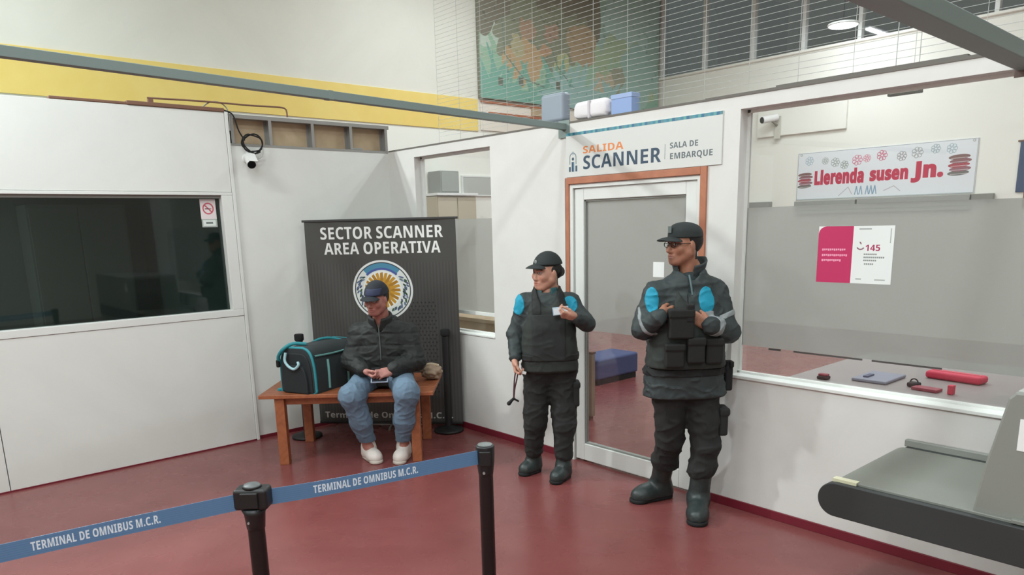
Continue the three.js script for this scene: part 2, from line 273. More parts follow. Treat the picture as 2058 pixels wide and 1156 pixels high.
{ // things standing on top of the partition by the sign
  const a = thing('plastic_case', 'slate grey rounded plastic case standing on the partition top above the sign', 'case', [2.185, 2.5, -0.052]);
  part('shell', new RoundedBoxGeometry(0.235, 0.2, 0.085, 4, 0.025).translate(0, 0.115, 0), std(0x8d97a3, 0.5), a); part('foot', bx(-0.08, 0.08, 0, 0.02, -0.035, 0.035, 0.004), std(0x59636c, 0.5), a);
  const b = thing('paper_bundle', 'crumpled white paper bundle on the partition top between the grey case and blue box', 'paper', [2.545, 2.501, -0.058]);
  const pg = new THREE.SphereGeometry(1, 26, 16), pp = pg.attributes.position;
  for (let i = 0; i < pp.count; i++) { const x = pp.getX(i), y = pp.getY(i), z = pp.getZ(i), k = 1 + 0.1 * noise(x * 2.2, y * 2.2, z * 2.2); pp.setXYZ(i, Math.sign(x) * Math.pow(Math.abs(x), 0.4) * 0.165 * k, 0.066 + Math.sign(y) * Math.pow(Math.abs(y), 0.5) * 0.062 * k, z * 0.042 * k); }
  pg.computeVertexNormals(); part('bundle', pg, std(0xe4e0e2, 0.8), b); part('band', bx(-0.012, 0.012, 0.0, 0.122, -0.05, 0.05, 0.01), std(0xc9c4c8, 0.7), b);
  const c = thing('small_box', 'pale blue cardboard box on the partition top right of the white paper', 'box', [2.835, 2.501, -0.055]);
  part('carton', bx(-0.088, 0.088, 0, 0.12, -0.04, 0.04, 0.004), std(0x8ea6d2, 0.7), c); part('lid', bx(-0.091, 0.091, 0.095, 0.125, -0.043, 0.043, 0.004), std(0x9bb0d6, 0.7), c);
}
{ // open stud frame above the corner bay
  const t = thing('stud_frame', 'exposed grey metal stud frame backed with brown boards above the corner wall', 'frame', [0, 2.48, 0]);
  part('bottom_rail', bx(-0.09, 0.004, 0, 0.018, -0.02, 1.5), M.stud, t); part('top_rail', bx(-0.09, 0.006, 0.215, 0.245, -0.02, 1.5), M.stud, t);
  const zs = [1.47, 1.146, 0.758, 0.382, 0.012];
  for (const z of zs) part('stud', [bx(-0.09, 0.004, 0.018, 0.215, z - 0.014, z - 0.008), bx(-0.09, -0.084, 0.018, 0.215, z - 0.03, z + 0.016), bx(0, 0.006, 0.018, 0.215, z - 0.012, z + 0.014)], M.stud, t);
  for (let i = 1; i < 5; i++) part('board', bx(-0.1, -0.088, 0.018, 0.215, zs[i] + 0.012, zs[i - 1] - 0.016), M.tan, t);
  part('bent_strip', [bx(-0.02, 0.0, 0.02, 0.035, 0.27, 0.37)], M.stud, t);
}
{ // brown strip, conduit, cables and the bullet camera
  const s = thing('wooden_strip', 'thin brown wooden strip lying along the top edge of the left wall', 'strip', [0.02, 2.731, 0]);
  part('strip', [bx(-0.045, 0.012, 0, 0.03, 1.53, 2.25, 0.006), bx(-0.05, 0.005, 0, 0.02, 2.2, 2.75, 0.006)], M.brownWood, s); part('knob', bx(-0.02, 0.01, 0.02, 0.055, 2.06, 2.1, 0.006), M.brownWood, s);
  const c = thing('conduit', 'thin brown conduit with a hooked end running above the stud frame', 'pipe', [0.02, 2.8, 0]);
  part('pipe', tube([[0, -0.01, 2.1], [0, 0.0, 1.7], [0, 0.0, 1.3], [0, 0.004, 1.03], [0, -0.004, 1.0], [0, -0.035, 0.992], [0, -0.068, 0.992]], 0.007, 60), M.brownWood, c);
  const k = thing('cable_coil', 'loops of black cable coiled on the stud frame above the security camera', 'cable', [0.03, 2.47, 1.33]);
  const loop = []; for (let i = 0; i <= 40; i++) { const a = i / 40 * Math.PI * 2 * 2.6; loop.push([0.012 + i * 0.0006, 0.028 + Math.cos(a) * (0.07 + 0.01 * Math.sin(i)), Math.sin(a) * (0.085 - 0.006 * Math.cos(i * 0.7))]); }
  part('coil', tube(loop, 0.006, 200), M.blackMatt, k);
  part('lead', tube([[0.012, 0.05, 0.06], [0.01, 0.12, 0.1], [0.0, 0.25, 0.14], [-0.02, 0.28, 0.2]], 0.006), M.blackMatt, k);
  part('plug_lead', tube([[0.03, 0.0, -0.08], [0.03, -0.06, -0.07], [0.03, -0.09, -0.03], [0.03, -0.075, 0.03]], 0.006), std(0xb9b9b4, 0.6), k);
  const e = thing('cable', 'loose grey cable arching off the wall top beside the wooden strip', 'cable', [0.0, 2.75, 1.55]);
  part('cable', tube([[0, 0.0, 0.15], [0, 0.05, 0.08], [0, 0.055, 0], [0, 0.02, -0.05], [0.02, -0.05, -0.06], [0.03, -0.16, -0.05]], 0.005), std(0x8a8780, 0.6), e);
  const q = thing('security_camera', 'white bullet security camera with black face on the left corner wall', 'security camera', [0, 2.36, 1.37]);
  part('base', cyl([0, 0.02, 0], [0.02, 0.02, 0], 0.04, 0.036), M.white, q); part('arm', cyl([0.02, 0.02, 0], [0.06, 0.01, 0.005], 0.012), M.white, q);
  const dir = new THREE.Vector3(0.75, -0.5, 0.15).normalize(), A = new THREE.Vector3(0.03, 0.035, 0), B = A.clone().addScaledVector(dir, 0.13);
  part('body', [cyl(A.toArray(), B.toArray(), 0.036, 0.036, 24), cyl(A.toArray(), A.clone().addScaledVector(dir, -0.012).toArray(), 0.036, 0.028, 24)], M.white, q);
  part('lens_face', cyl(B.toArray(), B.clone().addScaledVector(dir, 0.006).toArray(), 0.034, 0.033, 24), std(0x111112, 0.25), q);
  part('sunshield', bx(-0.06, 0.08, 0.034, 0.039, -0.036, 0.036, 0.003).applyQuaternion(new THREE.Quaternion().setFromUnitVectors(new THREE.Vector3(1, 0, 0), dir)).translate(A.x + dir.x * 0.06, A.y + dir.y * 0.06, A.z), M.white, q);
}
// ---------------------------------------------------------------- signs
{
  const t = thing('exit_sign', 'wide grey sign with orange and navy lettering above the door', 'sign', [2.345, 2.118, 0.001]);
  part('panel', bx(0, 1.283, 0, 0.304, 0, 0.006, 0.001), std(0xd8d9d5, 0.5), t);
  const W = 1536, H = 364, X = (x) => (x - 2.345) / 1.283 * W, Y = (y) => H - (y - 2.118) / 0.304 * H;
  const m = printMat(W, H, (g) => {
    g.fillStyle = '#d2d2ce'; g.fillRect(0, 0, W, H);
    for (let i = 0; i < 60; i++) { g.fillStyle = ['#4d8f9c', '#3d7f96', '#5e9a98', '#2f6a8e', '#58858c'][i % 5]; g.fillRect(i * W / 60, 0, W / 60 + 1, 24); }
    g.fillStyle = '#dd8246'; fit(g, 'SALIDA', X(2.505), Y(2.272), X(2.875) - X(2.505), 58, '600');
    g.fillStyle = '#33475c'; fit(g, 'SCANNER', X(2.505), Y(2.165), X(3.185) - X(2.505), 108, 'bold');
    g.fillStyle = '#5a6468'; g.fillRect(X(3.213), Y(2.27), 4, 110);
    fit(g, 'SALA DE', X(3.25), Y(2.24), X(3.465) - X(3.25), 42, 'bold'); fit(g, 'EMBARQUE', X(3.25), Y(2.175), X(3.57) - X(3.25), 44, 'bold');
    const cx = X(2.412), b = Y(2.155); // door-and-person emblem
    g.strokeStyle = '#6d7c84'; g.lineWidth = 9; g.beginPath(); g.moveTo(cx - 36, b - 60); g.lineTo(cx - 36, b - 116); g.arc(cx, b - 116, 36, Math.PI, 0); g.lineTo(cx + 36, b - 60); g.stroke();
    g.fillStyle = '#33475c'; g.beginPath(); g.arc(cx, b - 104, 13, 0, 7); g.fill(); g.fillRect(cx - 15, b - 80, 30, 80); g.fillStyle = '#5e86a0'; g.fillRect(cx + 3, b - 78, 12, 76);
    g.fillStyle = '#3c5468'; g.fillRect(cx - 48, b - 40, 22, 40); g.fillRect(cx + 28, b - 48, 22, 48); g.strokeStyle = '#8ea0a8'; g.lineWidth = 5; g.beginPath(); g.arc(cx, b - 150, 12, 0, 7); g.stroke();
  }, { roughness: 0.45 });
  const pl = new THREE.PlaneGeometry(1.281, 0.302); pl.translate(0.6415, 0.152, 0.0068); part('print', pl, m, t);
}
{
  const t = thing('poster', 'half magenta half white notice stuck on the frosted window glass', 'poster', [4.209, 1.442, -0.0855]);
  part('sheet', bx(0, 0.405, 0, 0.305, 0, 0.001), std(0xe4e6e4, 0.6), t);
  const m = printMat(810, 610, (g) => {
    g.fillStyle = '#e6e8e6'; g.fillRect(0, 0, 810, 610); g.fillStyle = '#c02a5e'; g.beginPath(); g.moveTo(0, 80); g.quadraticCurveTo(8, 10, 90, 0); g.lineTo(385, 0); g.lineTo(385, 610); g.lineTo(0, 610); g.fill();
    g.fillStyle = '#f0a0bc'; for (const [y, w] of [[240, 250], [300, 275], [356, 200]]) for (let x = 0; x < w; x += 22) g.fillRect(50 + x, y, 17, 24 - (x % 3) * 3);
    g.fillStyle = '#a82a58'; fit(g, '145', 520, 262, 160, 66, 'bold'); g.strokeStyle = '#8a5a6c'; g.lineWidth = 13; g.beginPath(); g.arc(470, 205, 42, 0.6, 2.6); g.stroke(); g.beginPath(); g.arc(455, 190, 18, -1.4, 0.2); g.stroke();
    g.fillStyle = '#8a8c8a'; for (const [y, x, w] of [[290, 510, 140], [322, 510, 220], [354, 510, 140], [392, 520, 100]]) for (let k = 0; k < w; k += 20) g.fillRect(x + k, y, 15, 17);
    g.fillStyle = '#a9acaa'; g.fillRect(445, 24, 130, 16); g.fillRect(770, 30, 10, 150); g.fillRect(640, 560, 110, 12); g.fillRect(440, 555, 60, 14);
  });
  const pl = new THREE.PlaneGeometry(0.405, 0.305); pl.translate(0.2025, 0.1525, 0.0013); part('print', pl, m, t);
  const q = thing('notice', 'small white paper notice taped to the frosted door glass', 'notice', [3.1, 1.432, -0.0415]);
  part('sheet', bx(0, 0.09, 0, 0.1, 0, 0.001), std(0xeceeec, 0.6), q);
  const n = thing('warning_sign', 'no-smoking sign with red circle in the corner of the dark window', 'sign', [-0.0385, 1.835, 1.655]);
  part('plate', [bx(0, 0.002, 0.065, 0.222, 0, 0.125), bx(0, 0.002, 0, 0.058, 0.0, 0.118)], std(0xcfd2cf, 0.5), n);
  const mp = printMat(256, 450, (g) => {
    g.fillStyle = '#e6dcdc'; g.fillRect(0, 0, 256, 320); g.fillStyle = '#aab4ae'; g.fillRect(0, 320, 256, 130); g.fillStyle = '#dfe6e2'; g.fillRect(22, 336, 212, 92); g.fillStyle = '#6f7a76'; g.fillRect(70, 366, 116, 30);
    g.strokeStyle = '#c45a68'; g.lineWidth = 22; g.beginPath(); g.arc(128, 150, 84, 0, 7); g.moveTo(70, 92); g.lineTo(188, 210); g.stroke();
    g.fillStyle = '#6a4a50'; g.fillRect(72, 146, 86, 16); g.fillStyle = '#b8606c'; g.fillRect(162, 146, 20, 16);
  });
  const pm = new THREE.PlaneGeometry(0.122, 0.22); pm.rotateY(Math.PI / 2); pm.translate(0.0026, 0.111, 0.0625); part('print', pm, mp, n);
}
{ // tall black banner standing across the corner
  const t = thing('banner', 'tall black vinyl banner with white lettering and round crest across the corner', 'banner', [0.07, 0, 0.93], Math.atan2(0.89, 0.99));
  const W = 1024, H = 1440, w = 1.335, h = 1.805, y0 = 0.06;
  const m = printMat(W, H, (g) => {
    g.fillStyle = '#464543'; g.fillRect(0, 0, W, H); const X = (x) => x / w * W, Y = (y) => H - (y - y0) / h * H;
    for (let x = 0; x < W; x += 11) { g.fillStyle = x % 22 ? '#4c4a48' : '#42403f'; g.fillRect(x, Y(1.5), 6, H); }
    g.fillStyle = '#2c2a2a'; for (let j = 0; j < 26; j++) for (let i = 0; i < 7; i++) { g.beginPath(); g.arc(X(0.9 + i * 0.035 + (j % 2) * 0.0175), Y(1.15 - j * 0.032), 6, 0, 7); g.fill(); }
    g.fillStyle = '#e9e9e7'; fit(g, 'SECTOR SCANNER', X(0.13), Y(1.708), X(1.222) - X(0.13), 82, 'bold'); fit(g, 'AREA OPERATIVA', X(0.16), Y(1.578), X(1.195) - X(0.16), 80, 'bold');
    const cx = X(0.665), cy = Y(1.262), R = X(0.272);
    g.fillStyle = '#e6e8e6'; g.beginPath(); g.arc(cx, cy, R, 0, 7); g.fill(); g.fillStyle = '#2c2e34'; g.beginPath(); g.arc(cx, cy, R * 0.93, 0, 7); g.fill(); g.fillStyle = '#dfe2de'; g.beginPath(); g.arc(cx, cy, R * 0.9, 0, 7); g.fill();
    g.strokeStyle = '#4a8aa8'; g.lineWidth = R * 0.2; g.beginPath(); g.arc(cx, cy, R * 0.8, -2.3, -0.84); g.stroke(); g.strokeStyle = '#4a5aa0'; g.lineWidth = R * 0.07; g.beginPath(); g.arc(cx, cy, R * 0.71, -2.34, -0.8); g.stroke();
    seed = 5; for (let i = 0; i < 64; i++) { const a = -0.62 + (i >> 1) / 31 * 1.75, sd = i % 2 ? 1 : -1, q = R * (0.71 + 0.14 * rnd()); g.fillStyle = ['#3a5a3e', '#5b6a8a', '#46506e', '#2e4632', '#7a86a0'][Math.floor(rnd() * 5)]; g.beginPath(); g.ellipse(cx + sd * Math.cos(a) * q, cy + Math.sin(a) * q, 13, 6, sd * a + 0.9 * sd, 0, 7); g.fill(); }
    g.fillStyle = '#eceeea'; g.beginPath(); g.arc(cx, cy, R * 0.64, 0, 7); g.fill();
    for (let i = 0; i < 24; i++) { g.save(); g.translate(cx, cy); g.rotate(i / 24 * 6.283); g.fillStyle = i % 2 ? '#c9952f' : '#b07c20'; g.beginPath(); g.moveTo(R * 0.2, -R * 0.06); g.lineTo(R * 0.58, -R * 0.05); g.lineTo(R * 0.6, R * 0.04); g.lineTo(R * 0.2, R * 0.05); g.fill(); g.restore(); }
    g.fillStyle = '#c08a28'; g.beginPath(); g.arc(cx, cy, R * 0.27, 0, 7); g.fill();
    g.fillStyle = '#c8c8c4'; fit(g, 'Terminal de Omnibus M.C.R.', X(0.05), Y(0.105), X(1.25) - X(0.05), 44, 'bold');
  }, { roughness: 0.42 });
  const g = new THREE.PlaneGeometry(w, h, 40, 40), p = g.attributes.position;
  for (let i = 0; i < p.count; i++) { const x = p.getX(i), y = p.getY(i); p.setZ(i, 0.006 * Math.sin(x * 9 + y * 2) + 0.008 * Math.sin((x + y * 0.55) * 14) * Math.exp(-Math.pow((x + 0.35) * 3, 2))); }
  g.computeVertexNormals(); g.translate(w / 2, y0 + h / 2, 0.03); part('vinyl', g, m, t);
  part('top_bar', bx(-0.02, w + 0.02, y0 + h - 0.008, y0 + h + 0.012, 0.018, 0.04, 0.004), std(0x3a3a3a, 0.4), t); part('bottom_bar', bx(0, w, 0.052, 0.076, 0.02, 0.04, 0.006), std(0x1c1c1c, 0.5), t);
  part('pole', cyl([w / 2, 0.03, 0.005], [w / 2, y0 + h, 0.005], 0.009), M.alu, t); part('foot', [cyl([w / 2 - 0.3, 0.012, -0.1], [w / 2, 0.04, 0.005], 0.01), cyl([w / 2 + 0.3, 0.012, -0.1], [w / 2, 0.04, 0.005], 0.01), cyl([w / 2, 0.012, 0.1], [w / 2, 0.04, 0.005], 0.01)], M.alu, t);
}
// ---------------------------------------------------------------- belt posts
const ribbonMat = printMat(1024, 64, (g) => { g.fillStyle = '#4a73a0'; g.fillRect(0, 0, 1024, 64); });
function textRibbon(s, a, b, W) { return printMat(W, 64, (g) => { g.fillStyle = '#5b7fa6'; g.fillRect(0, 0, W, 64); g.fillStyle = '#527699'; for (let i = 0; i < 8; i++) g.fillRect(0, i * 8, W, 2); g.fillStyle = '#dfe8f0'; fit(g, s, a * W, 47, (b - a) * W, 32, 'bold'); }, { roughness: 0.6 }); }
function post(pos, turn, style, label, group, h = 0.86) {
  const t = thing('barrier_post', label, 'barrier post', pos, turn, group);
  const k = style === 'plain' ? 0.77 : 1;
  part('base', lathe([[0, 0], [0.17 * k, 0], [0.172 * k, 0.012], [0.165 * k, 0.022], [0.1, 0.03], [0.05, 0.04], [0.034, 0.055], [0, 0.055]]), M.black, t);
  part('pole', cyl([0, 0.04, 0], [0, h, 0], 0.029, 0.029, 24), style === 'plain' ? M.black : M.darkMetal, t);
  if (style === 'wide') {
    part('head', [bx(-0.058, 0.058, h, h + 0.075, -0.036, 0.036, 0.012), lathe([[0.0, h - 0.075], [0.031, h - 0.075], [0.036, h - 0.02], [0.046, h + 0.004], [0, h + 0.004]], 24)], M.black, t);
    part('cap', lathe([[0, h + 0.088], [0.025, h + 0.086], [0.034, h + 0.074], [0, h + 0.074]], 24), std(0x5c6060, 0.4), t);
    part('clip', [bx(-0.03, 0.03, h + 0.01, h + 0.066, 0.034, 0.046, 0.004)], M.black, t); part('screw', cyl([-0.012, h - 0.045, 0.03], [-0.012, h - 0.045, 0.037], 0.004), M.alu, t);
  } else if (style === 'round') {
    part('head', lathe([[0, h - 0.06], [0.027, h - 0.06], [0.031, h - 0.035], [0.036, h + 0.01], [0.038, h + 0.07], [0.034, h + 0.078], [0, h + 0.078]], 28), M.black, t);
    part('cap', lathe([[0, h + 0.084], [0.028, h + 0.082], [0.033, h + 0.076], [0, h + 0.076]], 24), std(0x6a6e6c, 0.4), t);
    part('clip', bx(-0.022, 0.022, h, h + 0.06, 0.03, 0.042, 0.004), M.black, t); part('screw', cyl([-0.006, h - 0.03, 0.03], [-0.006, h - 0.03, 0.04], 0.005), M.alu, t);
  } else {
    part('head', lathe([[0, h], [0.032, h], [0.04, h + 0.01], [0.04, h + 0.055], [0.032, h + 0.06], [0, h + 0.06]], 24), M.blackMatt, t);
  }
  return t;
}
const p1 = [3.798, 0, 3.068], p2 = [4.003, 0, 2.193], p0 = [3.3, 0, 4.72];
post(p1, TH, 'wide', 'front barrier post with a wide square head between the two blue belts', 'belt barrier posts');
post(p2, TH, 'round', 'slim round-headed barrier post at the right end of the blue belt', 'belt barrier posts');
post(p0, TH + 0.3, 'wide', 'barrier post beyond the left edge holding the blue belt', 'belt barrier posts', 0.8);
post([0.252, 0, 1.167], 0, 'plain', 'black round-based post behind the teal-trimmed duffel bag', 'black posts by the banner');
post([1.02, 0, 0.175], 0, 'plain', 'black round-based post before the banner right of the seated person', 'black posts by the banner');
function ribbon(a, b, ya, yb, sag, mat, label) {
  const dx = b[0] - a[0], dz = b[2] - a[2], L = Math.hypot(dx, dz), t = thing('barrier_belt', label, 'belt', [a[0], 0, a[2]], Math.atan2(-dz, dx), 'blue barrier belts');
  const g = new THREE.BoxGeometry(L, 0.058, 0.0022, 30, 2, 1), p = g.attributes.position;
  for (let i = 0; i < p.count; i++) { const s = p.getX(i) / L + 0.5; p.setXYZ(i, s * L, p.getY(i) + ya + (yb - ya) * s - sag * 4 * s * (1 - s), p.getZ(i) + 0.004 * Math.sin(s * 7)); }
  g.computeVertexNormals(); part('webbing', g, mat, t);
  return t;
}
ribbon(p0, p1, 0.79, 0.892, 0.0, textRibbon('TERMINAL DE OMNIBUS M.C.R.', 0.615, 0.83, 2048), 'nearer blue belt with white lettering left of the front post');
ribbon([p1[0] + 0.008, 0, p1[2] - 0.04], [p2[0] - 0.006, 0, p2[2] + 0.03], 0.888, 0.892, 0.006, textRibbon('TERMINAL DE OMNIBUS M.C.R.', 0.2, 0.69, 1024), 'farther blue belt with white lettering between the two front posts');
// ---------------------------------------------------------------- bench, bag and the things on it
const wood = std(0xffffff, 0.45, { map: mottle([142, 80, 50], [168, 100, 66], 0.35, 9) });
{
  const t = thing('wooden_bench', 'reddish-brown wooden bench table with thick square legs under the duffel bag', 'bench', [1.2, 0, 1.0], TH);
  for (let i = 0; i < 4; i++) part('plank', bx(-0.87, 0.47, 0.535, 0.565, -0.56 + i * 0.195 + 0.002, -0.56 + (i + 1) * 0.195 - 0.002, 0.005), wood, t);
  part('apron', bx(-0.7, 0.3, 0.475, 0.535, 0.13, 0.155, 0.003), wood, t); part('apron', bx(-0.7, 0.3, 0.475, 0.535, -0.465, -0.44, 0.003), wood, t);
  part('apron', bx(-0.71, -0.685, 0.475, 0.535, -0.44, 0.13, 0.003), wood, t); part('apron', bx(0.285, 0.31, 0.475, 0.535, -0.44, 0.13, 0.003), wood, t);
  for (const [x, z] of [[-0.72, 0.16], [0.32, 0.16], [-0.69, -0.47], [0.33, -0.46]]) part('leg', bx(x - 0.037, x + 0.037, 0, 0.535, z - 0.034, z + 0.034, 0.004), wood, t);
}
const onBench = (u, w, y = 0.566) => [1.2 + 0.6616 * u + 0.7499 * w, y, 1.0 - 0.7499 * u + 0.6616 * w];
{
  const cloth = std(0x2e3436, 0.8), teal = std(0x2a8a94, 0.6), dark = std(0x1e2326, 0.75), top = std(0x3d4244, 0.75);
  // local x: along the bag away from the near end, z: across
  const t = thing('duffel_bag', 'black duffel bag with teal piping and straps on the left of the bench', 'bag', onBench(-0.575, 0.145), TH + 1.13);
  const W = 0.17, H = 0.35, L = 0.56;
  const prof = (k, h) => { const s = new THREE.Shape(); s.moveTo(-W * k, 0.012); s.lineTo(W * k, 0.012); s.quadraticCurveTo(W * k * 1.03, h * 0.5, W * k * 0.92, h * 0.72); s.quadraticCurveTo(W * k * 0.8, h, W * k * 0.35, h * 1.0); s.lineTo(-W * k * 0.35, h); s.quadraticCurveTo(-W * k * 0.8, h, -W * k * 0.92, h * 0.72); s.quadraticCurveTo(-W * k * 1.03, h * 0.5, -W * k, 0.012); return s; };
  const ext = (sh, a, b, bev = 0.012) => { const g = new THREE.ExtrudeGeometry(sh, { depth: b - a - 2 * bev, bevelEnabled: true, bevelSize: bev, bevelThickness: bev, bevelSegments: 3, curveSegments: 14 }); g.rotateY(Math.PI / 2); g.translate(a + bev, 0, 0); return g; };
  part('body', ext(prof(0.93, H * 0.97), 0, L, 0.014), cloth, t);
  part('end_panel', ext(prof(0.8, H * 0.86), -0.012, 0.02, 0.008), dark, t); part('bottom_panel', bx(0.0, L, 0, 0.06, -W * 1.0, W * 1.0, 0.02), dark, t);
  const ring = (x, k, h) => { const pts = prof(k, h).getPoints(12).map((q) => [x, q.y, q.x]); return tube(pts, 0.012, 90, 8, true); };
  part('piping', ring(0.012, 0.96, H * 0.99), teal, t); part('piping', ring(L - 0.012, 0.96, H * 0.99), teal, t);
  part('top_flap', ext((() => { const s = new THREE.Shape(); s.moveTo(-W * 0.75, H * 0.86); s.quadraticCurveTo(0, H * 1.16, W * 0.75, H * 0.86); s.lineTo(W * 0.7, H * 0.8); s.lineTo(-W * 0.7, H * 0.8); return s; })(), 0.03, L - 0.03, 0.006), top, t);
  for (const s of [-1, 1]) {
    part('piping', tube([[0.03, H * 0.82, s * W * 0.9], [L / 2, H * 0.8, s * W * 0.95], [L - 0.03, H * 0.82, s * W * 0.9]], 0.008), std(0x5f8f8c, 0.6), t);
    part('strap', [[0.16], [0.4]].map(([x]) => tube([[x, 0.02, s * (W + 0.004)], [x, 0.15, s * (W + 0.006)], [x + 0.01, H * 0.7, s * (W - 0.006)]], 0.011)), std(0x6fa3a0, 0.6), t);
  }
  part('handle', tube([[0.3, H * 0.85, -W * 0.8], [0.33, H + 0.0, -W * 0.5], [0.4, H + 0.02, -0.02], [0.47, H, W * 0.3], [0.5, H * 0.9, W * 0.7]], 0.011), teal, t);
  part('pocket', ext(prof(0.62, H * 0.6), -0.035, 0.0, 0.01), dark, t);
  part('loop', tube([[-0.03, H * 0.9, -0.07], [-0.045, H * 0.72, -0.07], [-0.05, H * 0.6, -0.03], [-0.05, H * 0.56, 0.02], [-0.045, H * 0.66, 0.06], [-0.04, H * 0.72, 0.05]], 0.011), std(0x9fc6cc, 0.5), t);
  part('shoulder_strap', tube([[0.0, H * 0.62, -W * 1.0], [-0.02, H * 0.8, -W * 0.9], [-0.02, H * 0.98, -W * 0.55], [0.03, H * 1.07, -0.05], [0.1, H * 1.05, 0.03]], 0.014), teal, t);
  part('buckle', bx(-0.03, 0.0, H * 0.55, H * 0.72, -W * 1.06, -W * 0.9, 0.01), M.blackMatt, t);
  const b = thing('paper_bag', 'crumpled tan bag at the right end of the bench beside the seated person', 'bag', onBench(0.415, -0.25), TH);
  const g = new THREE.SphereGeometry(1, 36, 24), p = g.attributes.position;
  for (let i = 0; i < p.count; i++) { const x = p.getX(i), y = p.getY(i), z = p.getZ(i), k = 1 + 0.3 * noise(x * 2.4, y * 2.4 + 4, z * 2.4); p.setXYZ(i, x * 0.085 * k, Math.max(0.001, 0.06 + y * 0.062 * k), z * 0.08 * k); }
  g.computeVertexNormals(); part('sack', g, std(0x9c8672, 0.85), b);
  part('rolled_top', tube([[-0.06, 0.115, 0.0], [0, 0.128, 0.012], [0.06, 0.112, 0.0]], 0.014), std(0xb7a58c, 0.85), b);
}
// ---------------------------------------------------------------- baggage scanner
{
  const grey = std(0x7b7d76, 0.5), belt = std(0x86877f, 0.75, { bumpMap: bump(0.05, 30), bumpScale: 0.0006 }), side = std(0x323535, 0.55);
  const t = thing('baggage_scanner', 'grey baggage scanner with a dark-edged conveyor belt by the right wall', 'scanner', [4.83, 0, 0]);
  const stad = (x0, x1, r, yc) => { const s = new THREE.Shape(); s.moveTo(x0 + r, yc - r); s.lineTo(x1, yc - r); s.lineTo(x1, yc + r); s.lineTo(x0 + r, yc + r); s.absarc(x0 + r, yc, r, Math.PI / 2, Math.PI * 1.5, false); return s; };
  const ext = (s, z0, z1, b = 0.004) => { const g = new THREE.ExtrudeGeometry(s, { depth: z1 - z0 - 2 * b, bevelEnabled: true, bevelSize: b, bevelThickness: b, bevelSegments: 2, curveSegments: 24 }); g.translate(0, 0, z0 + b); return g; };
  part('belt', ext(stad(0.006, 2.2, 0.066, 0.63), 0.3, 0.985, 0.002), belt, t);
  part('side_panel', ext(stad(0.0, 2.2, 0.07, 0.628), 0.987, 1.03), side, t); part('side_panel', ext(stad(0.03, 2.2, 0.07, 0.628), 0.255, 0.298), side, t);
  part('edge_rail', bx(0.07, 2.2, 0.7, 0.712, 0.985, 1.0, 0.003), grey, t); part('guide_rail', bx(0.06, 2.2, 0.7, 0.735, 0.262, 0.292, 0.005), std(0x8a8c86, 0.4), t);
  part('sticker', bx(0.045, 0.145, 0.7, 0.7145, 0.972, 1.006), std(0xd9d4b6, 0.6), t);
  const hs = new THREE.Shape(); hs.moveTo(0.575, 0.705); hs.lineTo(0.6, 0.9); hs.lineTo(0.648, 1.15); hs.lineTo(0.665, 1.17); hs.lineTo(2.4, 1.17); hs.lineTo(2.4, 0.705);
  part('tunnel_hood', ext(hs, 0.3, 0.985, 0.008), std(0x858780, 0.5), t);
  part('hood_edge', bx(0.7, 2.4, 0.705, 0.72, 0.985, 1.012, 0.003), grey, t); part('label', bx(0.685, 0.76, 0.97, 1.085, 0.985, 0.9875), M.white, t);
  part('lid', bx(0.665, 2.4, 1.17, 1.185, 0.31, 0.975, 0.005), std(0xa9aba6, 0.5), t);
  part('cabinet', bx(1.35, 2.4, 0.06, 0.55, 0.3, 0.98, 0.01), std(0x8a8c86, 0.5), t);
  for (const [x, z] of [[1.4, 0.36], [1.4, 0.92], [2.3, 0.36], [2.3, 0.92]]) part('foot', cyl([x, 0, z], [x, 0.06, z], 0.025), M.black, t);
}
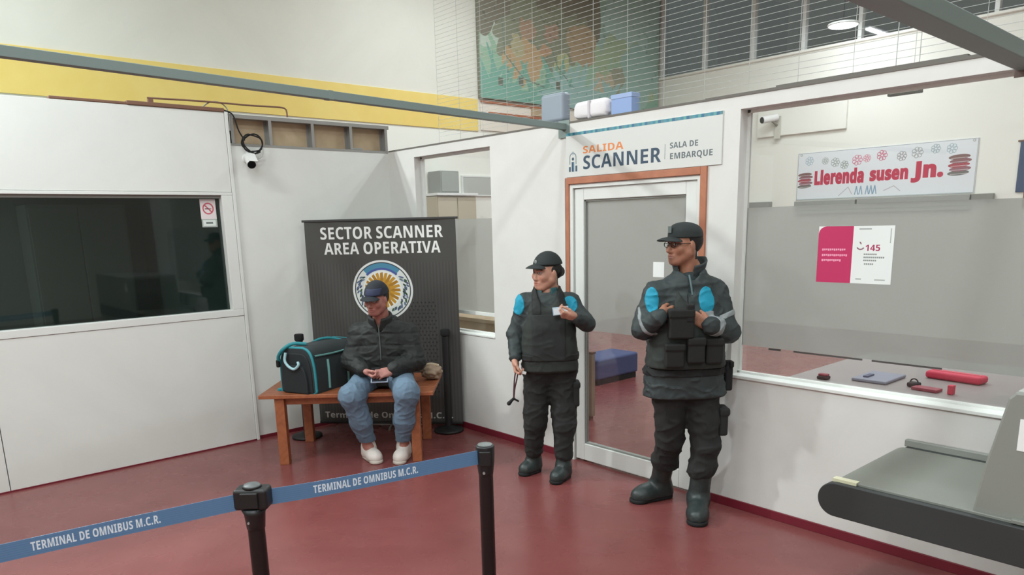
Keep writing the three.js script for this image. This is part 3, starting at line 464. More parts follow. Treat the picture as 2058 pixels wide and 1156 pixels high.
// ---------------------------------------------------------------- the dim office behind the dark window
{
  const g = std(0xb4bdb8, 0.7), t = thing('office_cabinet', 'tall pale cabinet dimly seen inside the dark window towards its right end', 'cabinet', [-2.94, 0, 1.7]);
  part('carcass', bx(0, 0.5, 0.05, 2.1, 0, 0.9, 0.006), g, t); part('door', bx(0.5, 0.518, 0.08, 2.07, 0.02, 0.445, 0.004), g, t); part('door', bx(0.5, 0.518, 0.08, 2.07, 0.455, 0.88, 0.004), g, t); part('plinth', bx(0.02, 0.48, 0, 0.05, 0.02, 0.88), M.blackMatt, t);
  const b = thing('whiteboard', 'framed board on the back wall dimly seen through the dark window', 'board', [-2.945, 1.15, 3.1]);
  part('panel', bx(0, 0.015, 0, 0.95, 0, 1.3), std(0x6f7d78, 0.6), b); part('frame', [bx(0, 0.03, -0.03, 0, -0.03, 1.33), bx(0, 0.03, 0.95, 0.98, -0.03, 1.33), bx(0, 0.03, 0, 0.95, -0.03, 0), bx(0, 0.03, 0, 0.95, 1.3, 1.33)], g, b);
  const d = thing('office_desk', 'grey office desk in the shadows behind the left of the dark window', 'desk', [-1.0, 0, 3.2]);
  part('top', bx(-0.7, 0, 0.73, 0.76, 0, 1.6, 0.004), g, d); part('side', bx(-0.68, -0.02, 0, 0.73, 0.02, 0.05), g, d); part('side', bx(-0.68, -0.02, 0, 0.73, 1.55, 1.58), g, d); part('back', bx(-0.03, -0.01, 0.2, 0.73, 0.05, 1.55), g, d);
  const m = thing('monitor', 'switched-off monitor standing on the office desk behind the dark window', 'monitor', [-1.35, 0.761, 3.9], 0.3);
  part('screen', bx(-0.015, 0.015, 0.12, 0.46, -0.27, 0.27, 0.008), M.black, m); part('stand', bx(-0.012, 0.012, 0.01, 0.14, -0.03, 0.03, 0.004), M.black, m); part('foot', bx(-0.09, 0.09, 0, 0.012, -0.12, 0.12, 0.005), M.black, m);
  const l = thing('office_light', 'dim square ceiling light inside the dark office', 'light fixture', [-1.6, 2.6, 4.6]);
  part('frame', bx(-0.2, 0.2, -0.012, 0.018, -0.2, 0.2, 0.006), M.whiteFrame, l); part('diffuser', bx(-0.17, 0.17, -0.018, -0.01, -0.17, 0.17, 0.003), new THREE.MeshStandardMaterial({ color: 0xffffff, emissive: 0xeaf4f0, emissiveIntensity: 0.5 }), l);
  const li = new THREE.RectAreaLight(0xe8f6f0, 40, 0.34, 0.34); li.position.set(0, -0.022, 0); li.rotation.x = -Math.PI / 2; l.add(li);
}
// ---------------------------------------------------------------- what shows of the waiting room behind the partition
{
  const t = thing('hanging_banner', 'white banner with hand-drawn red lettering and book stacks on the far wall', 'banner', [-0.12, 2.075, -8 + 0.003]);
  part('cloth', bx(0, 2.64, 0, 0.745, 0, 0.012, 0.003), std(0xdfe3e6, 0.8), t);
  const W = 1600, H = 452;
  const m = printMat(W, H, (g) => {
    g.fillStyle = '#e3e7ea'; g.fillRect(0, 0, W, H); g.strokeStyle = '#9aa0a0'; g.lineWidth = 4; g.strokeRect(3, 3, W - 6, H - 6); seed = 21;
    g.fillStyle = '#c02348'; g.strokeStyle = '#c02348'; g.lineWidth = 7;
    const put = (s, x, y, w, h) => { fit(g, s, x, y, w, h, 'bold'); g.save(); g.font = 'bold 100px sans-serif'; const mw = g.measureText(s).width; g.translate(x, y); g.scale(w / mw, h / 72); g.lineWidth = 9; g.strokeText(s, 0, 0); g.restore(); };
    put('Llerenda', 175, 308, 490, 122); put('susen', 715, 300, 345, 112); put('Jn.', 1110, 296, 240, 130);
    const books = (x, y, s) => { for (let i = 0; i < 5; i++) { g.fillStyle = ['#6d6c66', '#93606a', '#a8444f', '#8a5a60', '#7d5c58'][i]; g.beginPath(); g.ellipse(x + (i % 2 ? 6 : -6), y - i * 27 * s, 68 * s, 17 * s, -0.05, 0, 7); g.fill(); g.strokeStyle = '#d8cfd0'; g.lineWidth = 4; g.beginPath(); g.moveTo(x - 56 * s, y - i * 27 * s + 10); g.lineTo(x + 56 * s, y - i * 27 * s + 6); g.stroke(); } };
    books(85, 322, 1.05); books(1470, 280, 1.25);
    const flower = (x, y, r, c) => { g.strokeStyle = c; g.lineWidth = 5; for (let i = 0; i < 7; i++) { const a = i * 0.9; g.beginPath(); g.arc(x + Math.cos(a) * r * 0.6, y + Math.sin(a) * r * 0.6, r * 0.35, 0, 7); g.stroke(); } };
    for (const [x, y, r, c] of [[590, 105, 50, '#cc6a84'], [680, 95, 36, '#d68a9c'], [815, 80, 48, '#c2506e'], [380, 110, 44, '#9aa29c'], [470, 140, 40, '#8f9c94'], [280, 90, 34, '#a9b0aa'], [990, 100, 44, '#948f90'], [1120, 80, 50, '#9a9c98'], [1270, 60, 40, '#a0b0b4'], [1400, 70, 44, '#9fb4bc'], [120, 80, 44, '#a9bac4']]) flower(x, y, r, c);
    for (const x of [600, 640, 700, 735, 770]) { g.strokeStyle = '#7fa0b8'; g.lineWidth = 9; g.beginPath(); g.moveTo(x, 345); g.lineTo(x - 14, 425); g.moveTo(x, 345); g.lineTo(x + 16, 425); g.stroke(); }
    g.strokeStyle = '#b8aeb6'; g.lineWidth = 6; g.beginPath(); g.moveTo(430, 430); g.lineTo(520, 350); g.lineTo(560, 420); g.moveTo(850, 400); g.lineTo(940, 360); g.lineTo(1000, 410); g.stroke();
  }, { roughness: 0.8 });
  const pl = new THREE.PlaneGeometry(2.63, 0.735); pl.translate(1.32, 0.3725, 0.013); part('print', pl, m, t);
  for (const x of [0.06, 2.58]) part('eyelet', new THREE.TorusGeometry(0.016, 0.005, 6, 12).translate(x, 0.715, 0.014), M.alu, t);
  const s = thing('shutter_box', 'long grey roller shutter box under the white banner on the far wall', 'shutter', [-0.1, 1.97, -7.995]);
  part('box', [bx(0, 1.0, 0, 0.085, 0, 0.1, 0.006), bx(1.03, 2.6, 0.01, 0.09, 0, 0.1, 0.006)], std(0x9a9c98, 0.6), s); part('bracket', bx(2.61, 2.88, 0.0, 0.09, 0, 0.08, 0.006), std(0x84867e, 0.6), s);
  part('slat', bx(0, 2.6, -0.06, -0.012, 0, 0.05, 0.004), std(0xb4b6b0, 0.6), s); part('slat', bx(0, 2.6, -0.12, -0.072, 0, 0.05, 0.004), std(0xb4b6b0, 0.6), s);
  const s2 = thing('wall_ledge', 'short grey ledge on the far wall at the left edge of the big window', 'ledge', [-0.95, 1.98, -8]);
  part('board', bx(0, 0.4, 0, 0.09, 0, 0.12, 0.006), std(0x8e908a, 0.6), s2);
  const n = thing('navy_banner', 'navy blue hanging cloth on the far wall at the right edge', 'banner', [3.02, 2.06, -7.99]);
  part('cloth', bx(0, 0.7, 0, 0.66, 0, 0.015, 0.004), std(0x2f4568, 0.8), n); part('rod', cyl([-0.03, 0.665, 0.01], [0.73, 0.665, 0.01], 0.012), M.brownWood, n); part('batten', bx(0.1, 0.7, -0.2, 0, 0, 0.02, 0.003), M.brownWood, n);
  const f = thing('wall_fixture', 'narrow dark bar fixture hanging under the big window header', 'fixture', [2.07, 3.23, -6]);
  part('bar', bx(0, 0.39, 0, 0.06, -0.04, 0.04, 0.01), std(0x55564e, 0.6), f); part('cover', bx(0.03, 0.36, 0.02, 0.05, 0.04, 0.05, 0.004), std(0x8c8a7c, 0.6), f);
  part('rod', cyl([0.06, 0.06, 0], [0.06, 3.27, 0], 0.005), M.alu, f); part('rod', cyl([0.33, 0.06, 0], [0.33, 3.27, 0], 0.005), M.alu, f);
  const c = thing('security_camera', 'small white camera seen through the top left of the big window', 'security camera', [-0.52, 3.3, -7.94]);
  part('base', bx(-0.02, 0.09, -0.22, 0.14, 0, 0.02, 0.006), std(0xcac8bc, 0.6), c); part('arm', cyl([0.03, 0.0, 0.02], [0.0, 0.06, 0.12], 0.02), std(0x8a8a80, 0.6), c);
  part('body', cyl([0.04, 0.12, 0.05], [-0.08, 0.07, 0.3], 0.055, 0.055, 20), M.white, c); part('lens', cyl([-0.08, 0.07, 0.3], [-0.083, 0.069, 0.308], 0.05, 0.05, 20), std(0x15161a, 0.3), c);
  const a = thing('wall_shelf', 'white wall shelf over a beige cupboard seen through the small window', 'shelf', [-3, 1.5, -2.5]);
  part('board', bx(0, 0.35, 0.73, 0.765, -0.75, 0, 0.004), M.white, a); part('cupboard', bx(0, 0.3, 0, 0.72, -0.74, -0.02, 0.005), std(0xbdb29c, 0.7), a); part('cupboard_door', bx(0.3, 0.315, 0.02, 0.7, -0.37, -0.03, 0.003), std(0xc2b7a2, 0.7), a); part('cupboard_door', bx(0.3, 0.315, 0.02, 0.7, -0.73, -0.39, 0.003), std(0xbcb19a, 0.7), a);
  const q = thing('speaker_box', 'grey box speaker standing on the white shelf behind the small window', 'speaker', [-2.83, 2.266, -2.75]);
  part('case', bx(-0.15, 0.15, 0, 0.31, -0.17, 0.17, 0.01), std(0x8d918c, 0.6), q); part('grille', bx(0.15, 0.16, 0.02, 0.29, -0.15, 0.15, 0.004), std(0x9ea49e, 0.7), q);
  const w = thing('notice_board', 'plain grey notice board on the white wall behind the small window', 'board', [-3, 2.26, -3.22]);
  part('panel', bx(0, 0.03, 0, 0.26, -0.62, 0, 0.004), std(0xb6b8b2, 0.7), w); part('frame', [bx(0, 0.035, -0.02, 0, -0.64, 0.02), bx(0, 0.035, 0.26, 0.28, -0.64, 0.02), bx(0, 0.035, 0, 0.26, -0.64, -0.62), bx(0, 0.035, 0, 0.26, 0, 0.02)], M.whiteFrame, w);
  const k = thing('counter', 'tan wooden counter seen through the clear strip of the small window', 'counter', [0.2, 0, -0.75]);
  part('top', bx(0, 1.35, 0.9, 0.935, -0.1, 0.35, 0.004), M.tan, k); part('front', bx(0.02, 1.33, 0, 0.9, 0.3, 0.32, 0.003), M.tan, k); part('side', bx(1.3, 1.33, 0, 0.9, -0.1, 0.3, 0.003), M.tan, k); part('side', bx(0.02, 0.05, 0, 0.9, -0.1, 0.3, 0.003), M.tan, k);
  const b = thing('padded_bench', 'low dark blue padded block seat seen through the lower door glass', 'bench', [0.76, 0, -2.1]);
  part('seat', bx(-0.42, 0, 0.06, 0.3, -0.72, 0, 0.03), std(0x46507a, 0.7), b); part('base', bx(-0.4, -0.02, 0, 0.06, -0.7, -0.02, 0.004), M.blackMatt, b);
  const d = thing('low_panel', 'low grey-brown panel behind the left edge of the lower door glass', 'panel', [0.9, 0, -1.03]);
  part('board', bx(0, 0.79, 0.03, 0.62, 0, 0.05, 0.004), std(0x94836f, 0.7), d); part('plinth', bx(0.02, 0.77, 0, 0.03, 0.005, 0.045), M.brownWood, d); part('top_edge', bx(-0.005, 0.795, 0.62, 0.64, -0.005, 0.055, 0.004), M.brownWood, d);
}
{ // goods on a low table inside, seen through the clear strip of the big window
  const t = thing('display_table', 'long low grey display table just behind the big window sill', 'table', [3.78, 0, -0.2]);
  part('top', bx(0, 2.5, 0.72, 0.75, -1.75, 0, 0.004), std(0x9d9593, 0.45), t); for (const [x, z] of [[0.06, -0.06], [2.44, -0.06], [0.06, -1.69], [2.44, -1.69]]) part('leg', bx(x - 0.025, x + 0.025, 0, 0.72, z - 0.025, z + 0.025, 0.004), M.alu, t);
  const y = 0.751, red = std(0xe2405c, 0.6), dk = std(0x2a2224, 0.6);
  const r = thing('red_pouch', 'long bright red pouch lying far back on the display table behind the window', 'pouch', [4.62, y, -1.22], -0.12); part('body', bx(-0.17, 0.17, 0, 0.05, -0.06, 0.06, 0.02), red, r); part('zip', bx(-0.15, 0.15, 0.048, 0.054, -0.006, 0.006), std(0xf08a98, 0.5), r);
  const r2 = thing('red_box', 'flat dark red box on the display table before the long red pouch', 'box', [4.62, y, -0.8], -0.1); part('carton', bx(-0.1, 0.05, 0, 0.018, -0.04, 0.04, 0.003), std(0xa8505c, 0.6), r2); part('tag', bx(0.1, 0.13, 0, 0.055, -0.02, 0.02, 0.004), red, r2);
  const b1 = thing('dark_wallet', 'small dark and red wallet left of the blue pack behind the window', 'wallet', [3.99, y, -0.72]); part('body', bx(-0.035, 0.035, 0, 0.022, -0.03, 0.03, 0.008), dk, b1); part('flap', bx(-0.03, 0.03, 0.022, 0.036, -0.02, 0.02, 0.005), std(0x9a3a48, 0.6), b1);
  const b2 = thing('black_purse', 'small black purse right of the blue pack behind the window', 'purse', [4.5, y, -0.86]); part('body', bx(-0.035, 0.035, 0, 0.03, -0.03, 0.03, 0.012), dk, b2); part('strap', new THREE.TorusGeometry(0.022, 0.004, 6, 16, Math.PI).translate(0, 0.028, 0), dk, b2);
  const b3 = thing('blue_pack', 'grey-blue flat pack in the middle of the display table behind the window', 'pack', [4.25, y, -0.95]); part('body', bx(-0.11, 0.11, 0, 0.02, -0.16, 0.16, 0.008), std(0x9498a8, 0.6), b3); part('tab', bx(-0.06, -0.03, 0.02, 0.03, 0.0, 0.1), std(0x545c78, 0.6), b3);
  const b4 = thing('white_packet', 'little white packets at the left end of the display table', 'packet', [3.86, y, -0.5]); part('body', bx(-0.02, 0.02, 0, 0.016, -0.02, 0.02, 0.005), M.white, b4); part('flap', bx(-0.05, -0.02, 0.003, 0.012, -0.05, -0.02, 0.003), M.white, b4);
  const l = thing('ceiling_lamp', 'round white lit lamp hanging before the dark upper windows at top right', 'lamp', [0.96, 4.41, -7.0]);
  part('disc', lathe([[0, 0], [0.2, 0], [0.21, 0.01], [0.2, 0.03], [0.05, 0.05], [0, 0.05]], 40), M.whiteFrame, l); part('diffuser', lathe([[0, -0.008], [0.185, -0.008], [0.19, -0.001], [0, -0.001]], 40), new THREE.MeshStandardMaterial({ color: 0xffffff, emissive: 0xf4fbff, emissiveIntensity: 2.2 }), l);
  part('cord', cyl([0, 0.05, 0], [0, 2.08, 0], 0.004), M.black, l);
  const pl = new THREE.PointLight(0xf2faff, 1, 0, 2); pl.position.set(0, -0.05, 0); pl.castShadow = true; l.add(pl);
}

// ---------------------------------------------------------------- people: distance fields meshed with surface nets
const V3 = THREE.Vector3;
function cap(a, b, ra, rb = ra, k) {
  const [ax, ay, az] = a, ux = b[0] - ax, uy = b[1] - ay, uz = b[2] - az, q = 1 / Math.max(1e-9, ux * ux + uy * uy + uz * uz), dr = rb - ra;
  const f = (x, y, z) => { x -= ax; y -= ay; z -= az; let t = (x * ux + y * uy + z * uz) * q; t = t < 0 ? 0 : t > 1 ? 1 : t; x -= t * ux; y -= t * uy; z -= t * uz; return Math.sqrt(x * x + y * y + z * z) - ra - t * dr; };
  f.k = k; return f;
}
function ell(c, r, k, q) {   // ellipsoid, q: optional quaternion
  const [cx, cy, cz] = c, [rx, ry, rz] = r, iq = q ? new THREE.Matrix3().setFromMatrix4(new THREE.Matrix4().makeRotationFromQuaternion(q.clone().invert())).elements : null;
  const f = (x, y, z) => { x -= cx; y -= cy; z -= cz; if (iq) { const X = iq[0] * x + iq[3] * y + iq[6] * z, Y = iq[1] * x + iq[4] * y + iq[7] * z, Z = iq[2] * x + iq[5] * y + iq[8] * z; x = X; y = Y; z = Z; }
    const a = x / rx, b = y / ry, d = z / rz, k0 = Math.sqrt(a * a + b * b + d * d), e = a / rx, g = b / ry, h = d / rz, k1 = Math.sqrt(e * e + g * g + h * h); return k1 < 1e-9 ? -Math.min(rx, ry, rz) : k0 * (k0 - 1) / k1; };
  f.k = k; return f;
}
function rbox(c, h, r, q, k) {
  const [cx, cy, cz] = c, iq = q ? new THREE.Matrix3().setFromMatrix4(new THREE.Matrix4().makeRotationFromQuaternion(q.clone().invert())).elements : null;
  const f = (x, y, z) => { x -= cx; y -= cy; z -= cz; if (iq) { const X = iq[0] * x + iq[3] * y + iq[6] * z, Y = iq[1] * x + iq[4] * y + iq[7] * z, Z = iq[2] * x + iq[5] * y + iq[8] * z; x = X; y = Y; z = Z; }
    x = Math.abs(x) - h[0] + r; y = Math.abs(y) - h[1] + r; z = Math.abs(z) - h[2] + r; const a = Math.max(x, 0), b = Math.max(y, 0), d = Math.max(z, 0); return Math.sqrt(a * a + b * b + d * d) + Math.min(Math.max(x, y, z), 0) - r; };
  f.k = k; return f;
}
function smin(a, b, k) { const h = Math.max(k - Math.abs(a - b), 0) / k; return Math.min(a, b) - h * h * k * 0.25; }
function smax(a, b, k) { return -smin(-a, -b, k); }
function U(list, k = 0.02) { const n = list.length; return (x, y, z) => { let d = list[0](x, y, z); for (let i = 1; i < n; i++) d = smin(d, list[i](x, y, z), list[i].k ?? k); return d; }; }
function surf(fn, lo, hi, h, color) {
  const B = 4, n = [0, 1, 2].map((i) => Math.ceil((hi[i] - lo[i]) / h / B) * B + 1), [nx, ny, nz] = n, F = new Float32Array(nx * ny * nz).fill(9);
  const half = B * h * 0.5, lim = half * Math.sqrt(3) * 1.45 + h;
  for (let bz = 0; bz < nz; bz += B) for (let by = 0; by < ny; by += B) for (let bxx = 0; bxx < nx; bxx += B) {
    const d = fn(lo[0] + bxx * h + half, lo[1] + by * h + half, lo[2] + bz * h + half), skip = Math.abs(d) > lim;
    for (let z = bz; z < Math.min(bz + B, nz); z++) for (let y = by; y < Math.min(by + B, ny); y++) for (let x = bxx; x < Math.min(bxx + B, nx); x++) F[(z * ny + y) * nx + x] = skip ? Math.sign(d) : fn(lo[0] + x * h, lo[1] + y * h, lo[2] + z * h);
  }
  const pos = [], col = [], id = new Int32Array(nx * ny * nz).fill(-1), idx = [], sy = nx, sz = nx * ny, off = [0, 1, sy, sy + 1, sz, sz + 1, sz + sy, sz + sy + 1];
  const E = [[0, 1], [2, 3], [4, 5], [6, 7], [0, 2], [1, 3], [4, 6], [5, 7], [0, 4], [1, 5], [2, 6], [3, 7]];
  for (let z = 0; z < nz - 1; z++) for (let y = 0; y < ny - 1; y++) for (let x = 0; x < nx - 1; x++) {
    const b = z * sz + y * sy + x; let m = 0; for (let i = 0; i < 8; i++) if (F[b + off[i]] < 0) m |= 1 << i;
    if (m === 0 || m === 255) continue;
    let px = 0, py = 0, pz = 0, c = 0;
    for (const [i, j] of E) { if (((m >> i) & 1) === ((m >> j) & 1)) continue; const f0 = F[b + off[i]], f1 = F[b + off[j]], t = f0 / (f0 - f1); px += (i & 1) + t * ((j & 1) - (i & 1)); py += ((i >> 1) & 1) + t * (((j >> 1) & 1) - ((i >> 1) & 1)); pz += (i >> 2) + t * ((j >> 2) - (i >> 2)); c++; }
    id[b] = pos.length / 3; const X = lo[0] + (x + px / c) * h, Y = lo[1] + (y + py / c) * h, Z = lo[2] + (z + pz / c) * h; pos.push(X, Y, Z);
    if (color) { const q = color(X, Y, Z); col.push(q[0], q[1], q[2]); }
  }
  const quad = (a, b, c, d, flip) => { if (a < 0 || b < 0 || c < 0 || d < 0) return; if (flip) idx.push(a, c, b, a, d, c); else idx.push(a, b, c, a, c, d); };
  for (let z = 1; z < nz - 1; z++) for (let y = 1; y < ny - 1; y++) for (let x = 1; x < nx - 1; x++) {
    const b = z * sz + y * sy + x, s = F[b] < 0;
    if (s !== F[b + 1] < 0) quad(id[b - sy - sz], id[b - sz], id[b], id[b - sy], !s);
    if (s !== F[b + sy] < 0) quad(id[b - 1 - sz], id[b - 1], id[b], id[b - sz], !s);
    if (s !== F[b + sz] < 0) quad(id[b - 1 - sy], id[b - sy], id[b], id[b - 1], !s);
  }
  const g = new THREE.BufferGeometry(); g.setAttribute('position', new THREE.Float32BufferAttribute(pos, 3)); if (color) g.setAttribute('color', new THREE.Float32BufferAttribute(col, 3));
  g.setIndex(idx); g.computeVertexNormals(); return g;
}
// the box around a set of points, padded
function around(pts, pad) { const lo = [9, 9, 9], hi = [-9, -9, -9]; for (const p of pts) for (let i = 0; i < 3; i++) { lo[i] = Math.min(lo[i], p[i] - pad); hi[i] = Math.max(hi[i], p[i] + pad); } return [lo, hi]; }
function xform(g, m) { g.applyMatrix4(m); return g; }
const lin = (hex) => { const c = new THREE.Color(hex); return [c.r, c.g, c.b]; };
const mixc = (a, b, t) => { t = t < 0 ? 0 : t > 1 ? 1 : t; return [a[0] + (b[0] - a[0]) * t, a[1] + (b[1] - a[1]) * t, a[2] + (b[2] - a[2]) * t]; };
function joinSkin(list) { return mergeGeometries(list); }

// head: y up, z towards the face, eyes at y = 0
function headGeo(o) {
  const L = [ell([0, 0.032, -0.018], [0.076, 0.088, 0.098]), ell([0, -0.03, 0.02], [0.064 * o.wide, 0.086, 0.068], 0.03)];
  for (const s of [-1, 1]) {
    L.push(cap([s * 0.056 * o.wide, -0.05, 0.0], [s * 0.02, -0.098, 0.05], 0.024, 0.02, 0.03), ell([s * 0.04 * o.wide, -0.026, 0.058], [0.026, 0.024, 0.024], 0.025));
    L.push(cap([s * 0.012, 0.02, 0.08], [s * 0.042, 0.017, 0.066], 0.011, 0.01, 0.018));
    L.push(ell([s * 0.078, -0.012, -0.012], [0.01, 0.032, 0.02], 0.012, new THREE.Quaternion().setFromEuler(new THREE.Euler(0.15, s * 0.35, 0))));
    L.push(ell([s * 0.013, -0.043, 0.09], [0.009, 0.008, 0.011], 0.01));
  }
  L.push(cap([0, 0.004, 0.082], [0, -0.038, 0.102 + o.nose], 0.008, 0.012, 0.014), cap([-0.018, -0.1, 0.062], [0.018, -0.1, 0.062], 0.016, 0.016, 0.03));
  L.push(cap([-0.02, -0.068, 0.078], [0.02, -0.068, 0.078], 0.0075, 0.0075, 0.01), cap([-0.016, -0.077, 0.076], [0.016, -0.077, 0.076], 0.008, 0.008, 0.01), ell([0, -0.07, 0.066], [0.034, 0.026, 0.02], 0.02));
  L.push(cap([0, -0.06, -0.03], [0, -0.17, -0.045], 0.056 * o.neck, 0.06 * o.neck, 0.035));
  const base = U(L, 0.03);
  const fn = (x, y, z) => { let d = base(x, y, z); for (const s of [-1, 1]) { const e = Math.hypot(x - s * 0.032, (y - 0.0) * 1.25, z - 0.09) - 0.015; d = smax(d, -e, 0.012); d = Math.min(d, Math.hypot(x - s * 0.031, y, z - 0.0675) - 0.0125); }
    const m = Math.hypot((y + 0.0725) * 3.2, z - 0.094) - 0.0075; if (Math.abs(x) < 0.024) d = smax(d, -m, 0.004); return d; };
  const skin = lin(o.skin), dark = lin(o.shade), lip = lin(o.lip), brow = lin(0x1c1412), eye = lin(0xd8d2cc), iris = lin(0x1c120e), hair = lin(0x15110f);
  const color = (x, y, z) => {
    let c = mixc(skin, dark, 0.5 + 0.5 * noise(x * 30, y * 30, z * 30) - 0.35); const ax = Math.abs(x);
    if (z > 0.05) {
      c = mixc(c, lip, 1.4 - Math.hypot(x / 0.026, (y + 0.0725) / 0.011)); c = mixc(c, lin(o.blush), 0.5 * (1 - Math.hypot((ax - 0.042) / 0.025, (y + 0.03) / 0.022)));
      const e = Math.hypot((ax - 0.031) / 0.014, (y + 0.0005) / 0.0072); if (e < 1 && z < 0.085) c = Math.hypot(ax - 0.031, y) < 0.0062 ? iris : eye; else if (e < 1.35) c = mixc(c, brow, 0.6);
      const bw = Math.abs(y - 0.022 + (ax - 0.03) * (ax - 0.03) * 6) / 0.006; if (ax > 0.012 && ax < 0.052) c = mixc(c, brow, 1.2 - bw);
      if (o.stubble) c = mixc(c, lin(0x3a2a24), o.stubble * (1.1 - Math.hypot(x / 0.05, (y + 0.09) / 0.03)));
    }
    if (o.hairline && (z < o.hairline(y)) && y > -0.09 && Math.abs(x) < 0.0775) c = hair;
    return c;
  };
  return surf(fn, [-0.105, -0.19, -0.14], [0.105, 0.135, 0.135], 0.0033, color);
}
// hand: wrist at the origin, fingers along +y, palm faces +z, thumb on the side s * x
function handGeo(s, curl, spread = 0.1, skinHex = 0xb98670, thumbIn = 0.5) {
  const L = [], bend = (p, d, len, ang) => { const c = Math.cos(ang), n = Math.sin(ang); return { p: [p[0] + d[0] * len, p[1] + d[1] * len * 1, p[2] + d[2] * len], d }; };
  const xs = [0.03, 0.01, -0.01, -0.029], ln = [0.07, 0.079, 0.073, 0.057], my = [0.086, 0.09, 0.086, 0.078];
  L.push(cap([-0.014 * s, 0.0, 0], [0.014 * s, 0.0, 0], 0.021, 0.021, 0.02), cap([-0.018 * s, 0.03, 0.002], [0.02 * s, 0.03, 0.002], 0.018, 0.019, 0.02));
  for (let f = 0; f < 4; f++) {
    const x = xs[f] * s; L.push(cap([x * 0.6, 0.015, 0], [x, my[f], 0], 0.013, 0.0112, 0.014));
    const cu = Array.isArray(curl) ? curl[f] : curl; let p = [x, my[f], 0], a = 0, sx = (1.5 - f) * 0.5 * spread * s;
    const seg = [0.46, 0.3, 0.24], an = [cu * 1.15, cu * 1.35, cu * 0.8], r = [0.0098, 0.0088, 0.0079, 0.0068];
    for (let j = 0; j < 3; j++) { a += an[j]; const l = ln[f] * seg[j], q = [p[0] + sx * l, p[1] + Math.cos(a) * l, p[2] + Math.sin(a) * l]; L.push(cap(p, q, r[j] * (f === 3 ? 0.9 : 1), r[j + 1] * (f === 3 ? 0.9 : 1), 0.0025)); p = q; }
  }
  const t0 = [0.02 * s, 0.016, 0.006], t1 = [0.042 * s, 0.045, 0.016 + 0.008 * thumbIn], t2 = [(0.05 - 0.012 * thumbIn) * s, 0.076, 0.022 + 0.02 * thumbIn], t3 = [(0.052 - 0.026 * thumbIn) * s, 0.1, 0.026 + 0.028 * thumbIn];
  L.push(cap(t0, t1, 0.0165, 0.0125, 0.016), cap(t1, t2, 0.0115, 0.0102, 0.004), cap(t2, t3, 0.0102, 0.0082, 0.003));
  const fn = U(L, 0.01), sk = lin(skinHex), dk = sk.map((v) => v * 0.72);
  return surf(fn, [-0.075, -0.03, -0.05], [0.075, 0.19, 0.12], 0.003, (x, y, z) => mixc(sk, dk, 0.5 * noise(x * 60, y * 60, z * 60) + 0.25));
}
function basis(p, dir, nrm) { const y = new V3(...dir).normalize(), z = new V3(...nrm); z.addScaledVector(y, -z.dot(y)).normalize(); const x = new V3().crossVectors(y, z); return new THREE.Matrix4().makeBasis(x, y, z).setPosition(...p); }
function headM(p, yaw, pitch, roll, s = 1) { return new THREE.Matrix4().compose(new V3(...p), new THREE.Quaternion().setFromEuler(new THREE.Euler(pitch, yaw, roll, 'YXZ')), new V3(s, s, s)); }
const skinMat = new THREE.MeshPhysicalMaterial({ vertexColors: true, roughness: 0.55 });
const cloth = (hex, r = 0.85, o = {}) => std(hex, r, { ...o });
const weave = bump(0.02, 40, 128);
const jacketMat = std(0x323a3b, 0.66), vestMat = std(0x2d322f, 0.82), trouserMat = std(0x252625, 0.88), bootMat = std(0x2b3433, 0.45), capMat = std(0x2b3131, 0.85), tealMat = std(0x1592b0, 0.65), stripeMat = std(0x8f9496, 0.45), hairMat = std(0x14100e, 0.6);
// creased cloth: soft swell plus sharp ridges that run down and across
const fold = (x, y, z, f, a) => { const w = 0.4 * noise(x * f * 0.5 + 9, y * f * 0.5, z * f * 0.5), r1 = 1 - Math.abs(noise(x * f * 0.9 + w * 2, y * f * 1.5 + w, z * f * 0.9)) * 3, r2 = 1 - Math.abs(noise(x * f * 1.7 + 4, y * f * 1.1 + x * f, z * f * 1.7)) * 3;
  return a * (0.55 * noise(x * f * 0.6, y * f * 0.8, z * f * 0.6) - 0.5 * (r1 > 0 ? r1 * r1 : 0) - 0.28 * (r2 > 0 ? r2 * r2 : 0) + 0.2); };
// trunk with a rounded-square section: rows of [y, centre x, centre z, half width, half depth]
function trunk(rows, p = 2.5, k) {
  const f = (x, y, z) => { let i = 0; while (i < rows.length - 2 && y > rows[i + 1][0]) i++; const A = rows[i], B = rows[i + 1]; let t = (y - A[0]) / (B[0] - A[0]); t = t < 0 ? 0 : t > 1 ? 1 : t; const m = t * t * (3 - 2 * t) * 0.5 + t * 0.5, L = (j) => A[j] + (B[j] - A[j]) * m, a = L(3), b = L(4), over = Math.max(rows[0][0] - y, y - rows[rows.length - 1][0]);
    const q = Math.pow(Math.pow(Math.abs(x - L(1)) / a, p) + Math.pow(Math.abs(z - L(2)) / b, p), 1 / p), d = (q - 1) * Math.min(a, b); return Math.max(d, over); };
  f.k = k; return f;
}

